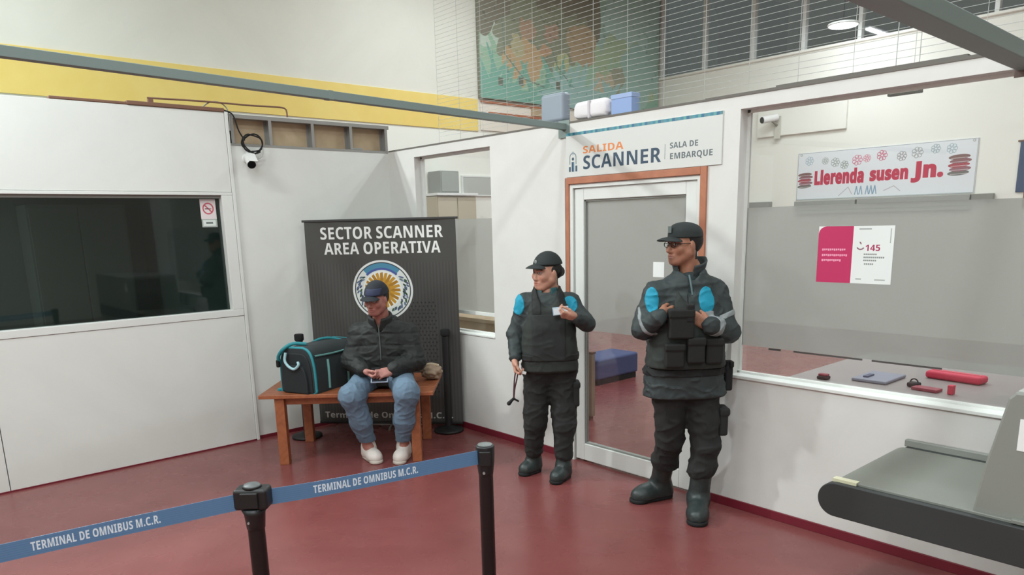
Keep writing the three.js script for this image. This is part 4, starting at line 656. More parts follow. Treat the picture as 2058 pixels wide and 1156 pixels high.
// peaked caps in head coordinates
function capDome(flat, edge = 0.036) {
  const fn = (x, y, z) => {
    let d;
    if (flat) { const k = 1 - Math.max(0, y - 0.05) * 0.9, q = Math.hypot(x / (0.089 * k), (z + 0.016) / (0.111 * k)), h = (q - 1) * 0.09; d = smax(h, y - (0.128 - 0.03 * q * q + 0.06 * z), 0.035); }
    else d = ell([0, 0.03, -0.016], [0.092, 0.112, 0.112])(x, y, z);
    return smax(d, edge - y, 0.006);
  };
  return surf(fn, [-0.12, 0.01, -0.15], [0.12, 0.16, 0.13], 0.004);
}
function capBrim(len, drop, lift = 0) {
  const fn = (x, y, z) => { const zz = z - 0.085, e = Math.hypot(x / 0.082, zz / len) - 1, yy = y - 0.041 - lift + drop * (zz / len) * (zz / len) * 0.03 + x * x * 4.0; return smax(smax(e * 0.05, Math.abs(yy) - 0.0035, 0.003), -z + 0.06, 0.004); };
  return surf(fn, [-0.1, -0.04, 0.04], [0.1, 0.07, 0.1 + len], 0.0032);
}
function foot(heel, toe, r, toeR, shaftTop, shaftR) {   // boot: shaft, vamp, toe, sole
  const up = [heel[0], 0, heel[2]], d = new V3(toe[0] - heel[0], 0, toe[2] - heel[2]), L = d.length(); d.normalize();
  const at = (t, y, s = 0) => [heel[0] + d.x * t * L - d.z * s, y, heel[2] + d.z * t * L + d.x * s];
  const up2 = U([cap(shaftTop, at(0.22, 0.11), shaftR, r * 1.0), cap(at(0.18, 0.1), at(0.12, 0.05), r, r * 0.98, 0.03), cap(at(0.2, 0.075), at(0.72, 0.05), r * 0.92, toeR * 0.95, 0.04), cap(at(0.7, 0.045), at(0.9, 0.043), toeR, toeR * 0.92, 0.03), cap(at(0.1, 0.04), at(0.75, 0.036), r * 0.85, toeR, 0.03)], 0.03);
  const sole = U([cap(at(0.1, 0.014), at(0.42, 0.014), r * 0.95, r * 0.82), cap(at(0.42, 0.014), at(0.9, 0.014), r * 0.82, toeR * 1.06)], 0.03);
  const upper = surf((x, y, z) => smax(up2(x, y, z) + fold(x, y, z, 30, 0.0022), 0.022 - y, 0.004), ...around([shaftTop, at(-0.2, 0), at(1.2, 0.02)], 0.1), 0.006);
  const s = surf((x, y, z) => smax(smax(sole(x, y, z) , y - 0.026, 0.005), 0.001 - y, 0.004), ...around([at(-0.2, 0), at(1.2, 0.05)], 0.09), 0.006);
  return [upper, s];
}
function patch(fn, region, inflate, lo, hi, h = 0.006) { return surf((x, y, z) => smax(fn(x, y, z) - inflate, region(x, y, z), 0.003), lo, hi, h); }
function sub(name, g, mat, parent, label) { return part(name, g, mat, parent, label); }
const local = (b, p) => { const x = p[0] - b[0], z = p[2] - b[2]; return [x * 0.6616 - z * 0.7499, p[1], x * 0.7499 + z * 0.6616]; };
const world = (b, p) => [b[0] + p[0] * 0.6616 + p[2] * 0.7499, b[1] + p[1], b[2] - p[0] * 0.7499 + p[2] * 0.6616];

// ================================================================ the smaller officer by the door
{
  const B = [2.519, 0, 0.434], t = thing('person', 'shorter person in dark uniform, black vest and peaked cap, raising one hand before the door', 'person', B, TH);
  const J = { neck: [0.035, 1.32, -0.01], sl: [-0.115, 1.268, 0.0], sr: [0.195, 1.262, -0.02], el: [-0.192, 1.05, -0.02], er: [0.3, 1.118, 0.06], wl: [-0.198, 0.885, 0.085], wr: [0.205, 1.19, 0.215], hl: [-0.035, 0.76, 0], hr: [0.125, 0.76, 0], kl: [-0.062, 0.41, 0.0], kr: [0.14, 0.395, 0.05], al: [-0.077, 0.1, -0.109], ar: [0.131, 0.1, 0.051] };
  const HM = headM([0.03, 1.474, 0.0], -0.95, 0.02, 0.0, 1.0);
  const skin = { skin: 0xc4917c, shade: 0x926552, lip: 0xa86258, blush: 0xca8472, wide: 1.08, nose: -0.004, neck: 0.95, hairline: (y) => y > 0.04 ? 0.2 : -0.02 - (y < -0.03 ? 0.03 : 0) };
  const bodyF = U([cap([-0.04, 1.18, 0], [0.115, 1.18, 0], 0.085), cap([-0.03, 1.0, 0.01], [0.11, 1.0, 0.01], 0.1), cap([-0.03, 0.8, 0], [0.12, 0.8, 0], 0.105), cap(J.neck, [0.035, 1.24, -0.01], 0.05, 0.07), cap(J.neck, [0.03, 1.4, -0.01], 0.05),
    cap(J.sl, J.el, 0.036, 0.034), cap(J.el, J.wl, 0.033, 0.023), cap(J.sr, J.er, 0.036, 0.034), cap(J.er, J.wr, 0.033, 0.023), cap(J.hl, J.kl, 0.085, 0.055), cap(J.kl, J.al, 0.052, 0.036), cap(J.hr, J.kr, 0.085, 0.055), cap(J.kr, J.ar, 0.052, 0.036), cap(J.al, [-0.11, 0.05, -0.078], 0.028), cap(J.ar, [0.1, 0.05, 0.1], 0.028)], 0.05);
  const sk = lin(0xc4917c);
  const hL = xform(handGeo(1, [0.75, 0.8, 0.85, 0.9], 0.05, 0xc4917c, 0.6), basis([-0.198, 0.882, 0.088], [0.12, -0.95, 0.28], [0.8, 0.1, 0.3]).scale(new V3(0.92, 0.92, 0.92)));
  const hR = xform(handGeo(-1, [0.62, 0.7, 0.78, 0.85], 0.1, 0xc4917c, 0.4), basis([0.2, 1.19, 0.222], [-0.95, 0.22, 0.12], [-0.15, 0.75, -0.6]).scale(new V3(0.92, 0.92, 0.92)));
  part('body', joinSkin([surf(bodyF, [-0.3, 0, -0.2], [0.4, 1.45, 0.3], 0.012, () => sk), xform(headGeo(skin), HM), hL, hR]), skinMat, t);
  const legs = U([cap(J.hl, [-0.06, 0.5, 0.0], 0.105, 0.083), cap([-0.06, 0.5, 0.0], J.kl, 0.083, 0.078), cap(J.kl, [-0.074, 0.18, -0.076], 0.077, 0.064), cap(J.hr, [0.14, 0.5, 0.03], 0.105, 0.083), cap([0.14, 0.5, 0.03], J.kr, 0.083, 0.078), cap(J.kr, [0.134, 0.18, 0.05], 0.077, 0.064), cap([-0.03, 0.82, 0], [0.12, 0.82, 0], 0.125)], 0.035);
  const trF = (x, y, z) => smax(legs(x, y, z) + fold(x, y, z, 10, 0.013), 0.12 - y, 0.01);
  part('trousers', surf(trF, [-0.22, 0.12, -0.2], [0.32, 0.98, 0.2], 0.008), trouserMat, t);
  part('cargo_pocket', [surf(U([rbox([0.225, 0.62, 0.02], [0.024, 0.085, 0.06], 0.014), rbox([0.23, 0.69, 0.02], [0.026, 0.02, 0.064], 0.01)], 0.01), [0.17, 0.5, -0.08], [0.29, 0.74, 0.12], 0.006)], trouserMat, t);
  for (const [he, to, st] of [[[-0.055, 0, -0.13], [-0.155, 0, -0.035], [-0.071, 0.24, -0.062]], [[0.15, 0, 0.02], [0.065, 0, 0.16], [0.136, 0.24, 0.05]]]) { const [u, s] = foot(he, to, 0.05, 0.046, st, 0.057); const b = sub('boot', u, bootMat, t); sub('sole', s, M.blackMatt, b); }
  const jac = U([trunk([[0.76, 0.045, 0.005, 0.18, 0.14], [0.9, 0.042, 0.01, 0.185, 0.142], [1.05, 0.04, 0.01, 0.18, 0.14], [1.2, 0.04, 0, 0.165, 0.125], [1.28, 0.037, -0.005, 0.125, 0.1], [1.34, 0.035, -0.01, 0.08, 0.08]]), cap(J.sl, [-0.03, 1.27, 0], 0.062, 0.07), cap(J.sr, [0.1, 1.27, -0.01], 0.062, 0.07),
    cap(J.sl, J.el, 0.064, 0.054, 0.03), cap(J.el, [-0.198, 0.9, 0.078], 0.053, 0.042, 0.03), cap(J.sr, J.er, 0.064, 0.055, 0.03), cap(J.er, [0.22, 1.175, 0.195], 0.054, 0.042, 0.03)], 0.05);
  const neckHole = cap([0.035, 1.24, 0.0], [0.03, 1.45, 0.01], 0.052, 0.066);
  const jacF = (x, y, z) => smax(smax(jac(x, y, z) + fold(x, y, z, 12, 0.011), 0.79 - y, 0.012), -neckHole(x, y, z), 0.01);
  const jl = [-0.32, 0.76, -0.2], jh = [0.42, 1.4, 0.32];
  const jm = part('jacket', surf(jacF, jl, jh, 0.008), jacketMat, t);
  part('collar', surf((x, y, z) => Math.max(smax(Math.abs(Math.hypot(x - 0.033, (z + 0.0) * 1.0) - 0.066 - (1.38 - y) * 0.12) - 0.007, Math.abs(y - 1.33) - 0.042, 0.008), (z > 0.02 ? 0.03 - Math.abs(x - 0.025) : -1)), [-0.08, 1.26, -0.12], [0.15, 1.4, 0.13], 0.005), std(0x2c5a60, 0.8), t);
  part('shoulder_panel', patch(jacF, ell([-0.165, 1.258, 0.02], [0.045, 0.072, 0.12]), 0.003, [-0.27, 1.15, -0.12], [-0.06, 1.37, 0.16]), tealMat, t, 'bright blue shoulder panel');
  part('shoulder_panel', patch(jacF, ell([0.185, 1.252, 0.05], [0.055, 0.06, 0.1]), 0.003, [0.08, 1.15, -0.1], [0.3, 1.36, 0.18]), tealMat, t, 'bright blue shoulder panel');
  // vest
  const vb = trunk([[0.78, 0.046, 0.01, 0.195, 0.158], [0.95, 0.044, 0.012, 0.195, 0.16], [1.1, 0.042, 0.012, 0.185, 0.154], [1.22, 0.04, 0.003, 0.155, 0.14], [1.3, 0.037, -0.003, 0.118, 0.105], [1.37, 0.035, -0.008, 0.085, 0.085]], 3);
  const hole = U([cap([0.03, 1.29, 0.16], [0.035, 1.45, -0.05], 0.062, 0.1), cap([0.035, 1.3, 0], [0.035, 1.5, 0], 0.075)], 0.03), armL = U([cap([-0.16, 1.2, 0.02], [-0.3, 1.2, 0.02], 0.085)]), armR = U([cap([0.24, 1.19, 0.02], [0.4, 1.19, 0.02], 0.085)]);
  const vestF = (x, y, z) => smax(smax(smax(smax(vb(x, y, z) + fold(x, y, z, 9, 0.006), 0.8 - y, 0.012), -hole(x, y, z), 0.015), -armL(x, y, z), 0.02), -armR(x, y, z), 0.02);
  const vt = part('vest', surf(vestF, [-0.24, 0.76, -0.2], [0.32, 1.4, 0.22], 0.008), vestMat, t);
  sub('front_panel', patch(vestF, rbox([0.035, 1.04, 0.16], [0.115, 0.16, 0.12], 0.02), 0.008, [-0.12, 0.85, 0], [0.2, 1.24, 0.24]), std(0x232726, 0.75), vt);
  sub('strap', patch(vestF, rbox([0.04, 0.9, 0], [0.3, 0.022, 0.3], 0.006), 0.007, [-0.28, 0.86, -0.2], [0.34, 0.94, 0.24]), std(0x191b1a, 0.7), vt); sub('badge', bx(-0.03, 0.03, 1.103, 1.118, 0.158, 0.166, 0.003), std(0x4a4f4e, 0.6), vt);
  sub('shoulder_strap', [patch(vestF, rbox([-0.045, 1.3, 0.05], [0.03, 0.12, 0.2], 0.01), 0.006, [-0.1, 1.2, -0.1], [0.0, 1.4, 0.2]), patch(vestF, rbox([0.13, 1.3, 0.05], [0.03, 0.12, 0.2], 0.01), 0.006, [0.08, 1.2, -0.1], [0.18, 1.4, 0.2])], std(0x1a1d1c, 0.75), vt);
  const cp = part('cap', xform(capDome(false, 0.05), HM), capMat, t); sub('brim', xform(capBrim(0.066, 0.8, 0.016), HM), capMat, cp); sub('badge', xform(new THREE.SphereGeometry(0.014, 12, 8).scale(1, 1, 0.35).translate(0, 0.075, 0.088), HM), std(0x8a8f8e, 0.4), cp);
  part('hair', surf(U([ell([0, 0.005, -0.075], [0.07, 0.06, 0.05]), ell([0, -0.005, -0.125], [0.034, 0.036, 0.03]), ell([-0.07, 0.012, -0.02], [0.014, 0.035, 0.035]), ell([0.07, 0.012, -0.02], [0.014, 0.035, 0.035])], 0.02), [-0.1, -0.09, -0.18], [0.1, 0.08, 0.04], 0.004).applyMatrix4(HM), hairMat, t);
  // what is held
  const ph = thing('phone', 'pale blue and white phone held up in the raised hand before the vest', 'phone', world(B, [0.112, 1.232, 0.232]), TH - 0.25);
  part('case', new RoundedBoxGeometry(0.11, 0.055, 0.009, 3, 0.004).rotateZ(0.12), std(0x9fb4c6, 0.5), ph); part('screen', bx(-0.048, 0.048, -0.022, 0.022, 0.0046, 0.0052).rotateZ(0.12), std(0xd6dde2, 0.3), ph);
  const ky = thing('key_lanyard', 'dark red lanyard with black key fob and white tag hanging from the lowered hand', 'lanyard', world(B, [-0.182, 0.79, 0.125]), TH);
  part('cord', [tube([[-0.012, 0.03, 0], [-0.022, -0.03, 0.004], [-0.028, -0.1, 0.004], [-0.032, -0.17, 0.002]], 0.005), tube([[0.004, 0.02, 0.01], [-0.008, -0.04, 0.008], [-0.022, -0.1, 0.006], [-0.03, -0.17, 0.003]], 0.005)], std(0x4a2a30, 0.7), ky);
  part('fob', surf(U([cap([-0.034, -0.172, 0.002], [-0.065, -0.205, 0.004], 0.008, 0.015), cap([-0.03, -0.172, 0.002], [0.0, -0.19, 0.003], 0.007, 0.007)], 0.01), [-0.1, -0.24, -0.03], [0.03, -0.15, 0.03], 0.004), M.blackMatt, ky);
  part('tag', new RoundedBoxGeometry(0.05, 0.02, 0.012, 2, 0.004).rotateZ(-0.25).translate(0.035, 0.015, 0.02), M.white, ky);
}
// ================================================================ the taller officer with glasses
{
  const B = [3.617, 0, 0.308], t = thing('person', 'taller person in dark jacket with blue shoulders, glasses and black utility vest, arms folded', 'person', B, TH);
  const J = { neck: [0.025, 1.5, -0.015], sl: [-0.185, 1.375, 0.03], sr: [0.168, 1.375, -0.03], el: [-0.265, 1.19, 0.07], er: [0.238, 1.155, 0.05], wl: [-0.185, 1.27, 0.19], wr: [0.075, 1.215, 0.215], hl: [-0.08, 0.82, 0], hr: [0.1, 0.82, 0], kl: [-0.066, 0.47, -0.05], kr: [0.135, 0.45, 0.03], al: [-0.078, 0.12, -0.264], ar: [0.11, 0.12, 0.0] };
  const HM = headM([-0.03, 1.665, 0.012], -1.15, 0.0, 0.0, 0.98);
  const skin = { skin: 0xa9755e, shade: 0x7c5040, lip: 0x8e574c, blush: 0xae7460, wide: 1.06, nose: 0.004, neck: 1.05, stubble: 0.5, hairline: (y) => y > 0.035 ? 0.2 : -0.045 };
  const bodyF = U([cap([-0.07, 1.3, 0], [0.08, 1.3, -0.01], 0.1), cap([-0.07, 1.05, 0.01], [0.09, 1.05, 0.01], 0.115), cap([-0.06, 0.85, 0], [0.08, 0.85, 0], 0.115), cap(J.neck, [0.02, 1.4, -0.01], 0.058, 0.08), cap(J.neck, [0.0, 1.57, -0.01], 0.055), cap(J.sl, J.el, 0.042, 0.04), cap(J.el, J.wl, 0.037, 0.027), cap(J.sr, J.er, 0.042, 0.04), cap(J.er, J.wr, 0.037, 0.027),
    cap(J.hl, J.kl, 0.09, 0.06), cap(J.kl, J.al, 0.056, 0.04), cap(J.hr, J.kr, 0.09, 0.06), cap(J.kr, J.ar, 0.056, 0.04), cap(J.al, [-0.15, 0.055, -0.23], 0.032), cap(J.ar, [0.09, 0.055, 0.08], 0.032)], 0.05);
  const sk = lin(0xa9755e);
  const hL = xform(handGeo(1, [0.3, 0.3, 0.35, 0.4], 0.06, 0xa9755e, 0.2), basis([-0.188, 1.268, 0.165], [0.9, 0.15, -0.42], [0.05, 0.05, -1]));
  const hR = xform(handGeo(-1, [0.3, 0.3, 0.35, 0.4], 0.06, 0xa9755e, 0.2), basis([0.082, 1.214, 0.19], [-0.82, 0.4, -0.45], [0.0, 0.1, -1]));
  part('body', joinSkin([surf(bodyF, [-0.36, 0, -0.36], [0.36, 1.62, 0.32], 0.012, () => sk), xform(headGeo(skin), HM), hL, hR]), skinMat, t);
  const legs = U([cap(J.hl, [-0.072, 0.6, -0.02], 0.118, 0.094), cap([-0.072, 0.6, -0.02], J.kl, 0.094, 0.084), cap(J.kl, [-0.073, 0.28, -0.165], 0.084, 0.078), cap(J.hr, [0.122, 0.6, 0.01], 0.115, 0.096), cap([0.122, 0.6, 0.01], J.kr, 0.096, 0.082), cap(J.kr, [0.123, 0.29, 0.016], 0.082, 0.076), cap([-0.06, 0.86, 0], [0.085, 0.86, 0], 0.14), cap([-0.1, 0.3, -0.155], [-0.05, 0.29, -0.155], 0.062, 0.066), cap([0.15, 0.31, 0.015], [0.1, 0.29, 0.015], 0.068)], 0.03);
  const trF = (x, y, z) => smax(legs(x, y, z) + fold(x, y, z, 9, 0.015), 0.235 - y, 0.012);
  part('trousers', surf(trF, [-0.26, 0.14, -0.34], [0.32, 1.02, 0.2], 0.008), trouserMat, t);
  part('cargo_pocket', surf(U([rbox([0.23, 0.6, 0.02], [0.026, 0.085, 0.06], 0.014), rbox([0.235, 0.665, 0.02], [0.03, 0.022, 0.066], 0.01)], 0.01), [0.17, 0.48, -0.08], [0.3, 0.74, 0.12], 0.006), trouserMat, t);
  for (const [he, to, st] of [[[-0.03, 0, -0.285], [-0.25, 0, -0.19], [-0.074, 0.33, -0.14]], [[0.125, 0, -0.06], [0.05, 0, 0.215], [0.125, 0.33, 0.02]]]) { const [u, s] = foot(he, to, 0.064, 0.06, st, 0.066); const b = sub('boot', u, bootMat, t); sub('sole', s, M.blackMatt, b); }
  const jac = U([trunk([[0.74, -0.005, 0, 0.25, 0.152], [0.86, -0.004, 0.005, 0.238, 0.154], [1.0, -0.003, 0.01, 0.228, 0.15], [1.2, 0, 0.01, 0.215, 0.143], [1.34, 0.005, 0.005, 0.185, 0.128], [1.43, 0.01, -0.005, 0.13, 0.106], [1.52, 0.015, -0.01, 0.085, 0.086]]), cap(J.sl, [-0.05, 1.42, 0.01], 0.07, 0.075), cap(J.sr, [0.07, 1.42, -0.02], 0.07, 0.075),
    cap(J.sl, J.el, 0.078, 0.068, 0.03), cap(J.el, [-0.2, 1.262, 0.18], 0.066, 0.05, 0.025), cap(J.sr, J.er, 0.078, 0.07, 0.03), cap(J.er, [0.095, 1.212, 0.208], 0.068, 0.05, 0.025)], 0.045);
  const neckHole = cap([0.02, 1.42, 0.02], [0.0, 1.62, 0.02], 0.06, 0.08);
  const jacF = (x, y, z) => smax(smax(jac(x, y, z) + fold(x, y, z, 10, 0.014), 0.762 - y, 0.012), -neckHole(x, y, z), 0.01);
  part('jacket', surf(jacF, [-0.4, 0.73, -0.22], [0.4, 1.6, 0.32], 0.008), jacketMat, t);
  part('collar', surf((x, y, z) => { const a = Math.hypot(x - 0.012, (z + 0.0) * 1.05) - 0.078 - (y - 1.5) * 0.28 - fold(x, y, z, 14, 0.004); return Math.max(smax(Math.abs(a) - 0.009, Math.abs(y - 1.52 + (z > -0.03 ? (z + 0.03) * 0.4 : 0)) - 0.07, 0.012), z > 0.02 ? 0.014 + (y - 1.42) * 0.25 - Math.abs(x + 0.02) : -1); }, [-0.17, 1.36, -0.18], [0.2, 1.63, 0.18], 0.005), jacketMat, t);
  part('undershirt', surf(cap([0.0, 1.39, 0.05], [0.005, 1.455, 0.03], 0.06, 0.056), [-0.08, 1.31, -0.05], [0.09, 1.53, 0.13], 0.006), std(0x2a3436, 0.85), t);
  part('zip', tube([[-0.01, 1.49, 0.098], [-0.006, 1.44, 0.128], [0.0, 1.38, 0.15]], 0.006), std(0x4f6468, 0.5), t);
  part('shoulder_panel', patch(jacF, ell([-0.222, 1.345, 0.085], [0.04, 0.082, 0.1]), 0.003, [-0.3, 1.22, -0.05], [-0.1, 1.5, 0.22]), tealMat, t, 'bright blue shoulder panel');
  part('shoulder_panel', patch(jacF, ell([0.09, 1.345, 0.115], [0.05, 0.082, 0.09]), 0.003, [0.0, 1.22, -0.06], [0.26, 1.5, 0.24]), tealMat, t, 'bright blue shoulder panel');
  const slab = (p, d, w) => { const v = new V3(...d).normalize(); return (x, y, z) => Math.max(Math.abs((x - p[0]) * v.x + (y - p[1]) * v.y + (z - p[2]) * v.z) - w, Math.hypot(x - p[0], y - p[1], z - p[2]) - 0.1); };
  part('reflective_band', patch(jacF, slab([0.215, 1.235, 0.02], [0.38, -0.9, 0.2], 0.016), 0.004, [0.08, 1.08, -0.12], [0.4, 1.36, 0.16]), stripeMat, t, 'grey reflective band');
  part('reflective_band', patch(jacF, slab([0.122, 1.202, 0.178], [-0.68, 0.27, 0.68], 0.026), 0.004, [0.02, 1.06, 0.0], [0.3, 1.32, 0.28]), stripeMat, t, 'grey reflective band');
  part('reflective_band', patch(jacF, slab([-0.255, 1.225, 0.1], [0.6, 0.5, 0.6], 0.011), 0.004, [-0.4, 1.1, -0.05], [-0.14, 1.34, 0.24]), stripeMat, t, 'grey reflective band');
  part('reflective_band', patch(jacF, (x, y, z) => Math.max(Math.abs(y - 1.01) - 0.014, 0.14 - x), 0.004, [0.1, 0.96, -0.2], [0.32, 1.06, 0.12]), stripeMat, t, 'grey reflective band');
  // utility vest with pouches
  const vb = trunk([[0.92, -0.002, 0.012, 0.238, 0.17], [1.1, 0, 0.015, 0.22, 0.166], [1.22, -0.01, 0.012, 0.165, 0.158], [1.3, -0.04, 0.008, 0.085, 0.146], [1.42, -0.02, 0, 0.08, 0.118], [1.48, 0.008, -0.008, 0.095, 0.1]], 3);
  const hole = U([cap([0.0, 1.38, 0.2], [0.01, 1.56, -0.08], 0.07, 0.11), cap([0.01, 1.42, 0], [0.01, 1.6, 0], 0.085)], 0.03), armL = cap([-0.24, 1.31, 0.03], [-0.42, 1.28, 0.03], 0.13), armR = cap([0.22, 1.3, 0.0], [0.42, 1.27, 0.0], 0.13);
  const vestF = (x, y, z) => smax(smax(smax(smax(vb(x, y, z) + fold(x, y, z, 9, 0.007), 0.95 - y, 0.012), -hole(x, y, z), 0.015), -armL(x, y, z), 0.02), -armR(x, y, z), 0.02);
  const vt = part('vest', surf(vestF, [-0.28, 0.88, -0.2], [0.3, 1.54, 0.24], 0.008), vestMat, t);
  const pouch = (c, h) => surf(U([rbox(c, h, 0.012), rbox([c[0], c[1] + h[1] * 0.7, c[2] + 0.006], [h[0] * 1.05, h[1] * 0.28, h[2]], 0.008)], 0.006), c.map((v, i) => v - h[i] - 0.03), c.map((v, i) => v + h[i] + 0.03), 0.005);
  for (const [c, h] of [[[-0.075, 1.225, 0.2], [0.07, 0.085, 0.036]], [[-0.105, 1.04, 0.19], [0.055, 0.07, 0.028]], [[0.015, 1.07, 0.2], [0.05, 0.075, 0.028]], [[0.125, 1.06, 0.17], [0.05, 0.075, 0.032]]]) { const p = sub('pouch', pouch(c, h), std(0x1b1c1a, 0.8), vt); }
  sub('radio', surf(U([rbox([-0.03, 1.285, 0.225], [0.022, 0.05, 0.014], 0.006), cap([-0.042, 1.33, 0.222], [-0.044, 1.39, 0.212], 0.005, 0.004)], 0.004), [-0.08, 1.21, 0.18], [0.02, 1.42, 0.27], 0.004), M.blackMatt, vt);
  sub('belt', patch(jacF, (x, y, z) => Math.abs(y - 0.925) - 0.022, 0.006, [-0.3, 0.88, -0.2], [0.3, 0.97, 0.24]), M.blackMatt, vt);
  part('holster', surf(U([rbox([0.262, 0.86, -0.01], [0.024, 0.075, 0.045], 0.012), rbox([0.262, 0.915, -0.005], [0.02, 0.05, 0.034], 0.01), rbox([0.275, 0.95, 0.02], [0.012, 0.018, 0.028], 0.006)], 0.01), [0.2, 0.76, -0.09], [0.32, 0.99, 0.07], 0.005), M.blackMatt, t);
  const cp = part('cap', xform(capDome(true), HM), capMat, t); sub('brim', xform(capBrim(0.085, 0.5), HM), capMat, cp); sub('badge', xform(rbox ? bx(-0.016, 0.016, 0.065, 0.105, 0.096, 0.1, 0.002) : null, HM), std(0x6f7876, 0.5), cp);
  part('hair', surf((x, y, z) => smax(ell([0, 0.02, -0.03], [0.083, 0.09, 0.1])(x, y, z), smax(smax(y - 0.05, z - 0.005 - y * 0.3, 0.01), -0.055 - y, 0.01), 0.008), [-0.11, -0.08, -0.16], [0.11, 0.08, 0.06], 0.004).applyMatrix4(HM), hairMat, t);
  const gl = [new THREE.TorusGeometry(0.021, 0.0022, 8, 24).scale(1.12, 0.8, 1).translate(-0.033, -0.002, 0.094), new THREE.TorusGeometry(0.021, 0.0022, 8, 24).scale(1.12, 0.8, 1).translate(0.033, -0.002, 0.094), tube([[-0.011, 0.002, 0.095], [0, 0.005, 0.1], [0.011, 0.002, 0.095]], 0.002, 8)];
  for (const s of [-1, 1]) gl.push(tube([[s * 0.057, 0.003, 0.092], [s * 0.074, 0.004, 0.06], [s * 0.08, 0.006, -0.01]], 0.0022, 16));
  const gm = part('glasses', gl.map((g) => xform(g, HM)), M.black, t);
  for (const s of [-1, 1]) sub('lens', xform(new THREE.CircleGeometry(0.021, 24).scale(1.12, 0.8, 1).translate(s * 0.033, -0.002, 0.094), HM), M.clear, gm);
}
// ================================================================ the person sitting on the bench
{
  const B = [1.2, 0, 1.0], t = thing('person', 'seated person in black puffer jacket, blue jeans and white shoes looking down on the bench', 'person', B, TH);
  const J = { neck: [0.068, 1.09, 0.0], sl: [-0.11, 0.985, -0.04], sr: [0.258, 0.975, -0.055], el: [-0.18, 0.785, 0.02], er: [0.325, 0.775, 0.01], wl: [-0.035, 0.73, 0.2], wr: [0.155, 0.725, 0.205], hl: [-0.025, 0.665, -0.1], hr: [0.155, 0.665, -0.1], kl: [-0.14, 0.56, 0.285], kr: [0.275, 0.575, 0.275], al: [-0.075, 0.11, 0.1], ar: [0.205, 0.11, 0.1] };
  const HM = headM([0.055, 1.27, 0.075], -0.42, 0.16, -0.03, 0.98);
  const skin = { skin: 0xa87064, shade: 0x74483e, lip: 0x94544e, blush: 0xb06a60, wide: 1.06, nose: 0.0, neck: 1.0, stubble: 0.25, hairline: (y) => y > 0.04 ? 0.2 : -0.03 };
  const bodyF = U([cap([-0.02, 0.9, -0.05], [0.16, 0.9, -0.05], 0.1), cap([-0.01, 0.75, -0.08], [0.14, 0.75, -0.08], 0.115), cap([-0.01, 0.68, -0.1], [0.14, 0.68, -0.1], 0.11), cap(J.neck, [0.07, 1.0, -0.03], 0.055, 0.075), cap(J.neck, [0.06, 1.18, 0.05], 0.052), cap(J.sl, J.el, 0.05, 0.04), cap(J.el, J.wl, 0.038, 0.027), cap(J.sr, J.er, 0.05, 0.04), cap(J.er, J.wr, 0.038, 0.027),
    cap(J.hl, J.kl, 0.085, 0.06), cap(J.kl, J.al, 0.055, 0.04), cap(J.hr, J.kr, 0.085, 0.06), cap(J.kr, J.ar, 0.055, 0.04), cap(J.al, [-0.03, 0.05, 0.16], 0.036), cap(J.ar, [0.19, 0.05, 0.17], 0.036)], 0.04);
  const sk = lin(0xa87064);
  const hL = xform(handGeo(1, [0.75, 0.85, 0.9, 0.95], 0.06, 0xb27a70, 0.7), basis([-0.03, 0.73, 0.205], [0.72, -0.4, 0.5], [0.55, 0.75, -0.1]));
  const hR = xform(handGeo(-1, [0.65, 0.75, 0.85, 0.95], 0.06, 0xb27a70, 0.5), basis([0.15, 0.728, 0.21], [-0.82, -0.1, 0.5], [-0.3, -0.6, -0.6]));
  part('body', joinSkin([surf(bodyF, [-0.3, 0, -0.25], [0.42, 1.22, 0.4], 0.012, () => sk), xform(headGeo(skin), HM), hL, hR]), skinMat, t);
  const jeans = U([cap([-0.015, 0.685, -0.1], [0.145, 0.685, -0.1], 0.12), cap(J.hl, J.kl, 0.112, 0.092), cap(J.hr, J.kr, 0.112, 0.092), cap(J.kl, [-0.1, 0.34, 0.2], 0.09, 0.076), cap([-0.1, 0.34, 0.2], [-0.078, 0.15, 0.11], 0.076, 0.064), cap(J.kr, [0.235, 0.34, 0.2], 0.09, 0.076), cap([0.235, 0.34, 0.2], [0.207, 0.15, 0.115], 0.076, 0.064)], 0.04);
  const jeF = (x, y, z) => smax(smax(jeans(x, y, z) + fold(x, y, z, 11, 0.011), 0.155 - y, 0.01), (z < 0.17 && y < 0.6) ? 0.569 - y - Math.max(0, (z - 0.14) * 3) : -1, 0.01) ;
  const jeF2 = (x, y, z) => smax(jeans(x, y, z) + fold(x, y, z, 11, 0.011), 0.155 - y, 0.01);
  part('jeans', surf((x, y, z) => (z < 0.12 && y > 0.45) ? smax(jeF2(x, y, z), 0.568 - y, 0.01) : jeF2(x, y, z), [-0.3, 0.09, -0.26], [0.42, 0.84, 0.42], 0.007), std(0xffffff, 0.85, { color: 0x667c90 }), t);
  for (const [he, to, st] of [[[-0.1, 0, 0.045], [0.01, 0, 0.215], [-0.08, 0.18, 0.11]], [[0.208, 0, 0.05], [0.182, 0, 0.24], [0.206, 0.18, 0.11]]]) { const [u, s] = foot(he, to, 0.05, 0.05, st, 0.05); const b = sub('shoe', u, std(0xd9cfc8, 0.6), t); sub('sole', s, std(0xc8bdb2, 0.6), b);
    const d = new V3(to[0] - he[0], 0, to[2] - he[2]).normalize(), L = []; for (let i = 0; i < 4; i++) { const c = [he[0] + d.x * (0.075 + i * 0.018), 0.118 - i * 0.009, he[2] + d.z * (0.075 + i * 0.018)]; L.push(cyl([c[0] - d.z * 0.022, c[1], c[2] + d.x * 0.022], [c[0] + d.z * 0.022, c[1], c[2] - d.x * 0.022], 0.0035, 0.0035, 6)); } sub('laces', L, std(0x9a8a80, 0.8), b); }
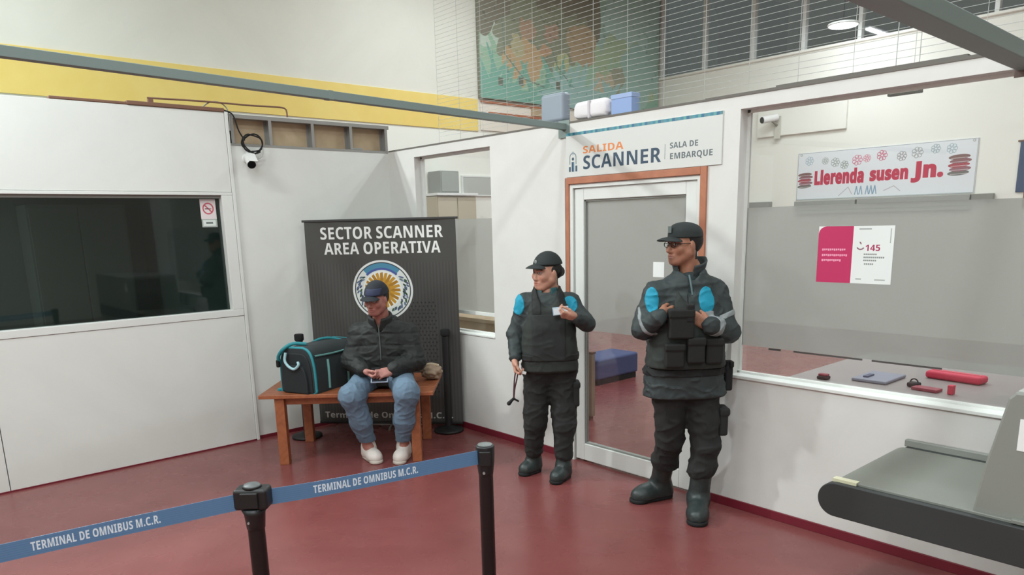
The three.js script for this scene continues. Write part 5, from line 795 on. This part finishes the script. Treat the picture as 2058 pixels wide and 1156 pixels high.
  const jac = U([trunk([[0.56, 0.07, -0.065, 0.21, 0.165], [0.7, 0.07, -0.065, 0.222, 0.17], [0.85, 0.073, -0.055, 0.22, 0.162], [0.95, 0.073, -0.045, 0.2, 0.142], [1.03, 0.072, -0.03, 0.15, 0.118], [1.1, 0.07, -0.015, 0.095, 0.092]], 2.4), cap(J.sl, [0.02, 1.0, -0.04], 0.085, 0.09), cap(J.sr, [0.13, 1.0, -0.05], 0.085, 0.09), cap(J.sl, J.el, 0.085, 0.078, 0.03), cap(J.el, [-0.06, 0.742, 0.175], 0.076, 0.056, 0.02), cap(J.sr, J.er, 0.085, 0.08, 0.03), cap(J.er, [0.18, 0.738, 0.182], 0.078, 0.056, 0.02)], 0.045);
  const neckHole = cap([0.068, 1.03, 0.03], [0.06, 1.25, 0.05], 0.058, 0.078);
  const jacF = (x, y, z) => smax(smax(jac(x, y, z) + fold(x, y, z, 11, 0.01) + 0.005 * Math.pow(1 - Math.abs(Math.sin((y + 0.12 * Math.abs(x - 0.07) + 0.15 * z) * Math.PI / 0.085)), 3) - 0.003, 0.585 - y, 0.012), -neckHole(x, y, z), 0.01);
  const jk = part('jacket', surf(jacF, [-0.34, 0.55, -0.3], [0.48, 1.2, 0.3], 0.007), std(0x1b1f1e, 0.68), t);
  part('collar', surf((x, y, z) => { const a = Math.hypot(x - 0.066, z - 0.012 - (y - 1.1) * 0.3) - 0.082; return Math.max(smax(Math.abs(a) - 0.014, Math.abs(y - 1.1 + z * 0.4) - 0.055, 0.016), z > 0.02 ? 0.006 + (y - 1.03) * 0.22 - Math.abs(x - 0.06) : -1); }, [-0.06, 0.95, -0.12], [0.19, 1.2, 0.16], 0.005), std(0x1b1f1e, 0.7), t);
  part('zip', tube([[0.064, 1.08, 0.105], [0.066, 1.0, 0.102], [0.07, 0.9, 0.11], [0.07, 0.8, 0.112]], 0.005), std(0x4a5250, 0.5), t);
  part('hood', surf(U([cap([0.0, 1.07, -0.09], [0.14, 1.07, -0.09], 0.055, 0.055), cap([0.15, 1.08, -0.04], [0.155, 1.06, 0.02], 0.035, 0.025), cap([-0.015, 1.08, -0.04], [-0.025, 1.06, 0.02], 0.035, 0.025)], 0.05), [-0.1, 0.97, -0.18], [0.23, 1.16, 0.08], 0.006), std(0x1b1f1e, 0.7), t);
  const cp = part('cap', xform(capDome(false), HM), std(0x23272f, 0.8), t); sub('brim', xform(capBrim(0.06, 0.9), HM), std(0x20242a, 0.8), cp); sub('front_patch', xform(surf((x, y, z) => smax(ell([0, 0.03, -0.016], [0.0945, 0.1145, 0.1145])(x, y, z), rbox([0.02, 0.068, 0.09], [0.055, 0.026, 0.08], 0.01)(x, y, z), 0.002), [-0.06, 0.03, 0.0], [0.1, 0.12, 0.12], 0.004), HM), std(0x2c3350, 0.7), cp);
  part('hair', surf((x, y, z) => smax(ell([0, 0.015, -0.028], [0.082, 0.09, 0.1])(x, y, z), smax(smax(y - 0.05, z + 0.0 - y * 0.3, 0.01), -0.065 - y, 0.01), 0.008), [-0.11, -0.09, -0.16], [0.11, 0.08, 0.06], 0.004).applyMatrix4(HM), hairMat, t);
  const ph = thing('phone', 'small pale phone held low between the hands of the seated person', 'phone', world(B, [0.075, 0.672, 0.262]), TH + 0.1);
  part('case', new RoundedBoxGeometry(0.13, 0.011, 0.062, 3, 0.004).rotateX(0.35), std(0x8f9cae, 0.5), ph); part('screen', bx(-0.055, 0.055, 0.0056, 0.0064, -0.026, 0.026).rotateX(0.35), std(0x2a2f36, 0.2), ph);
}

renderer.render(scene, camera);
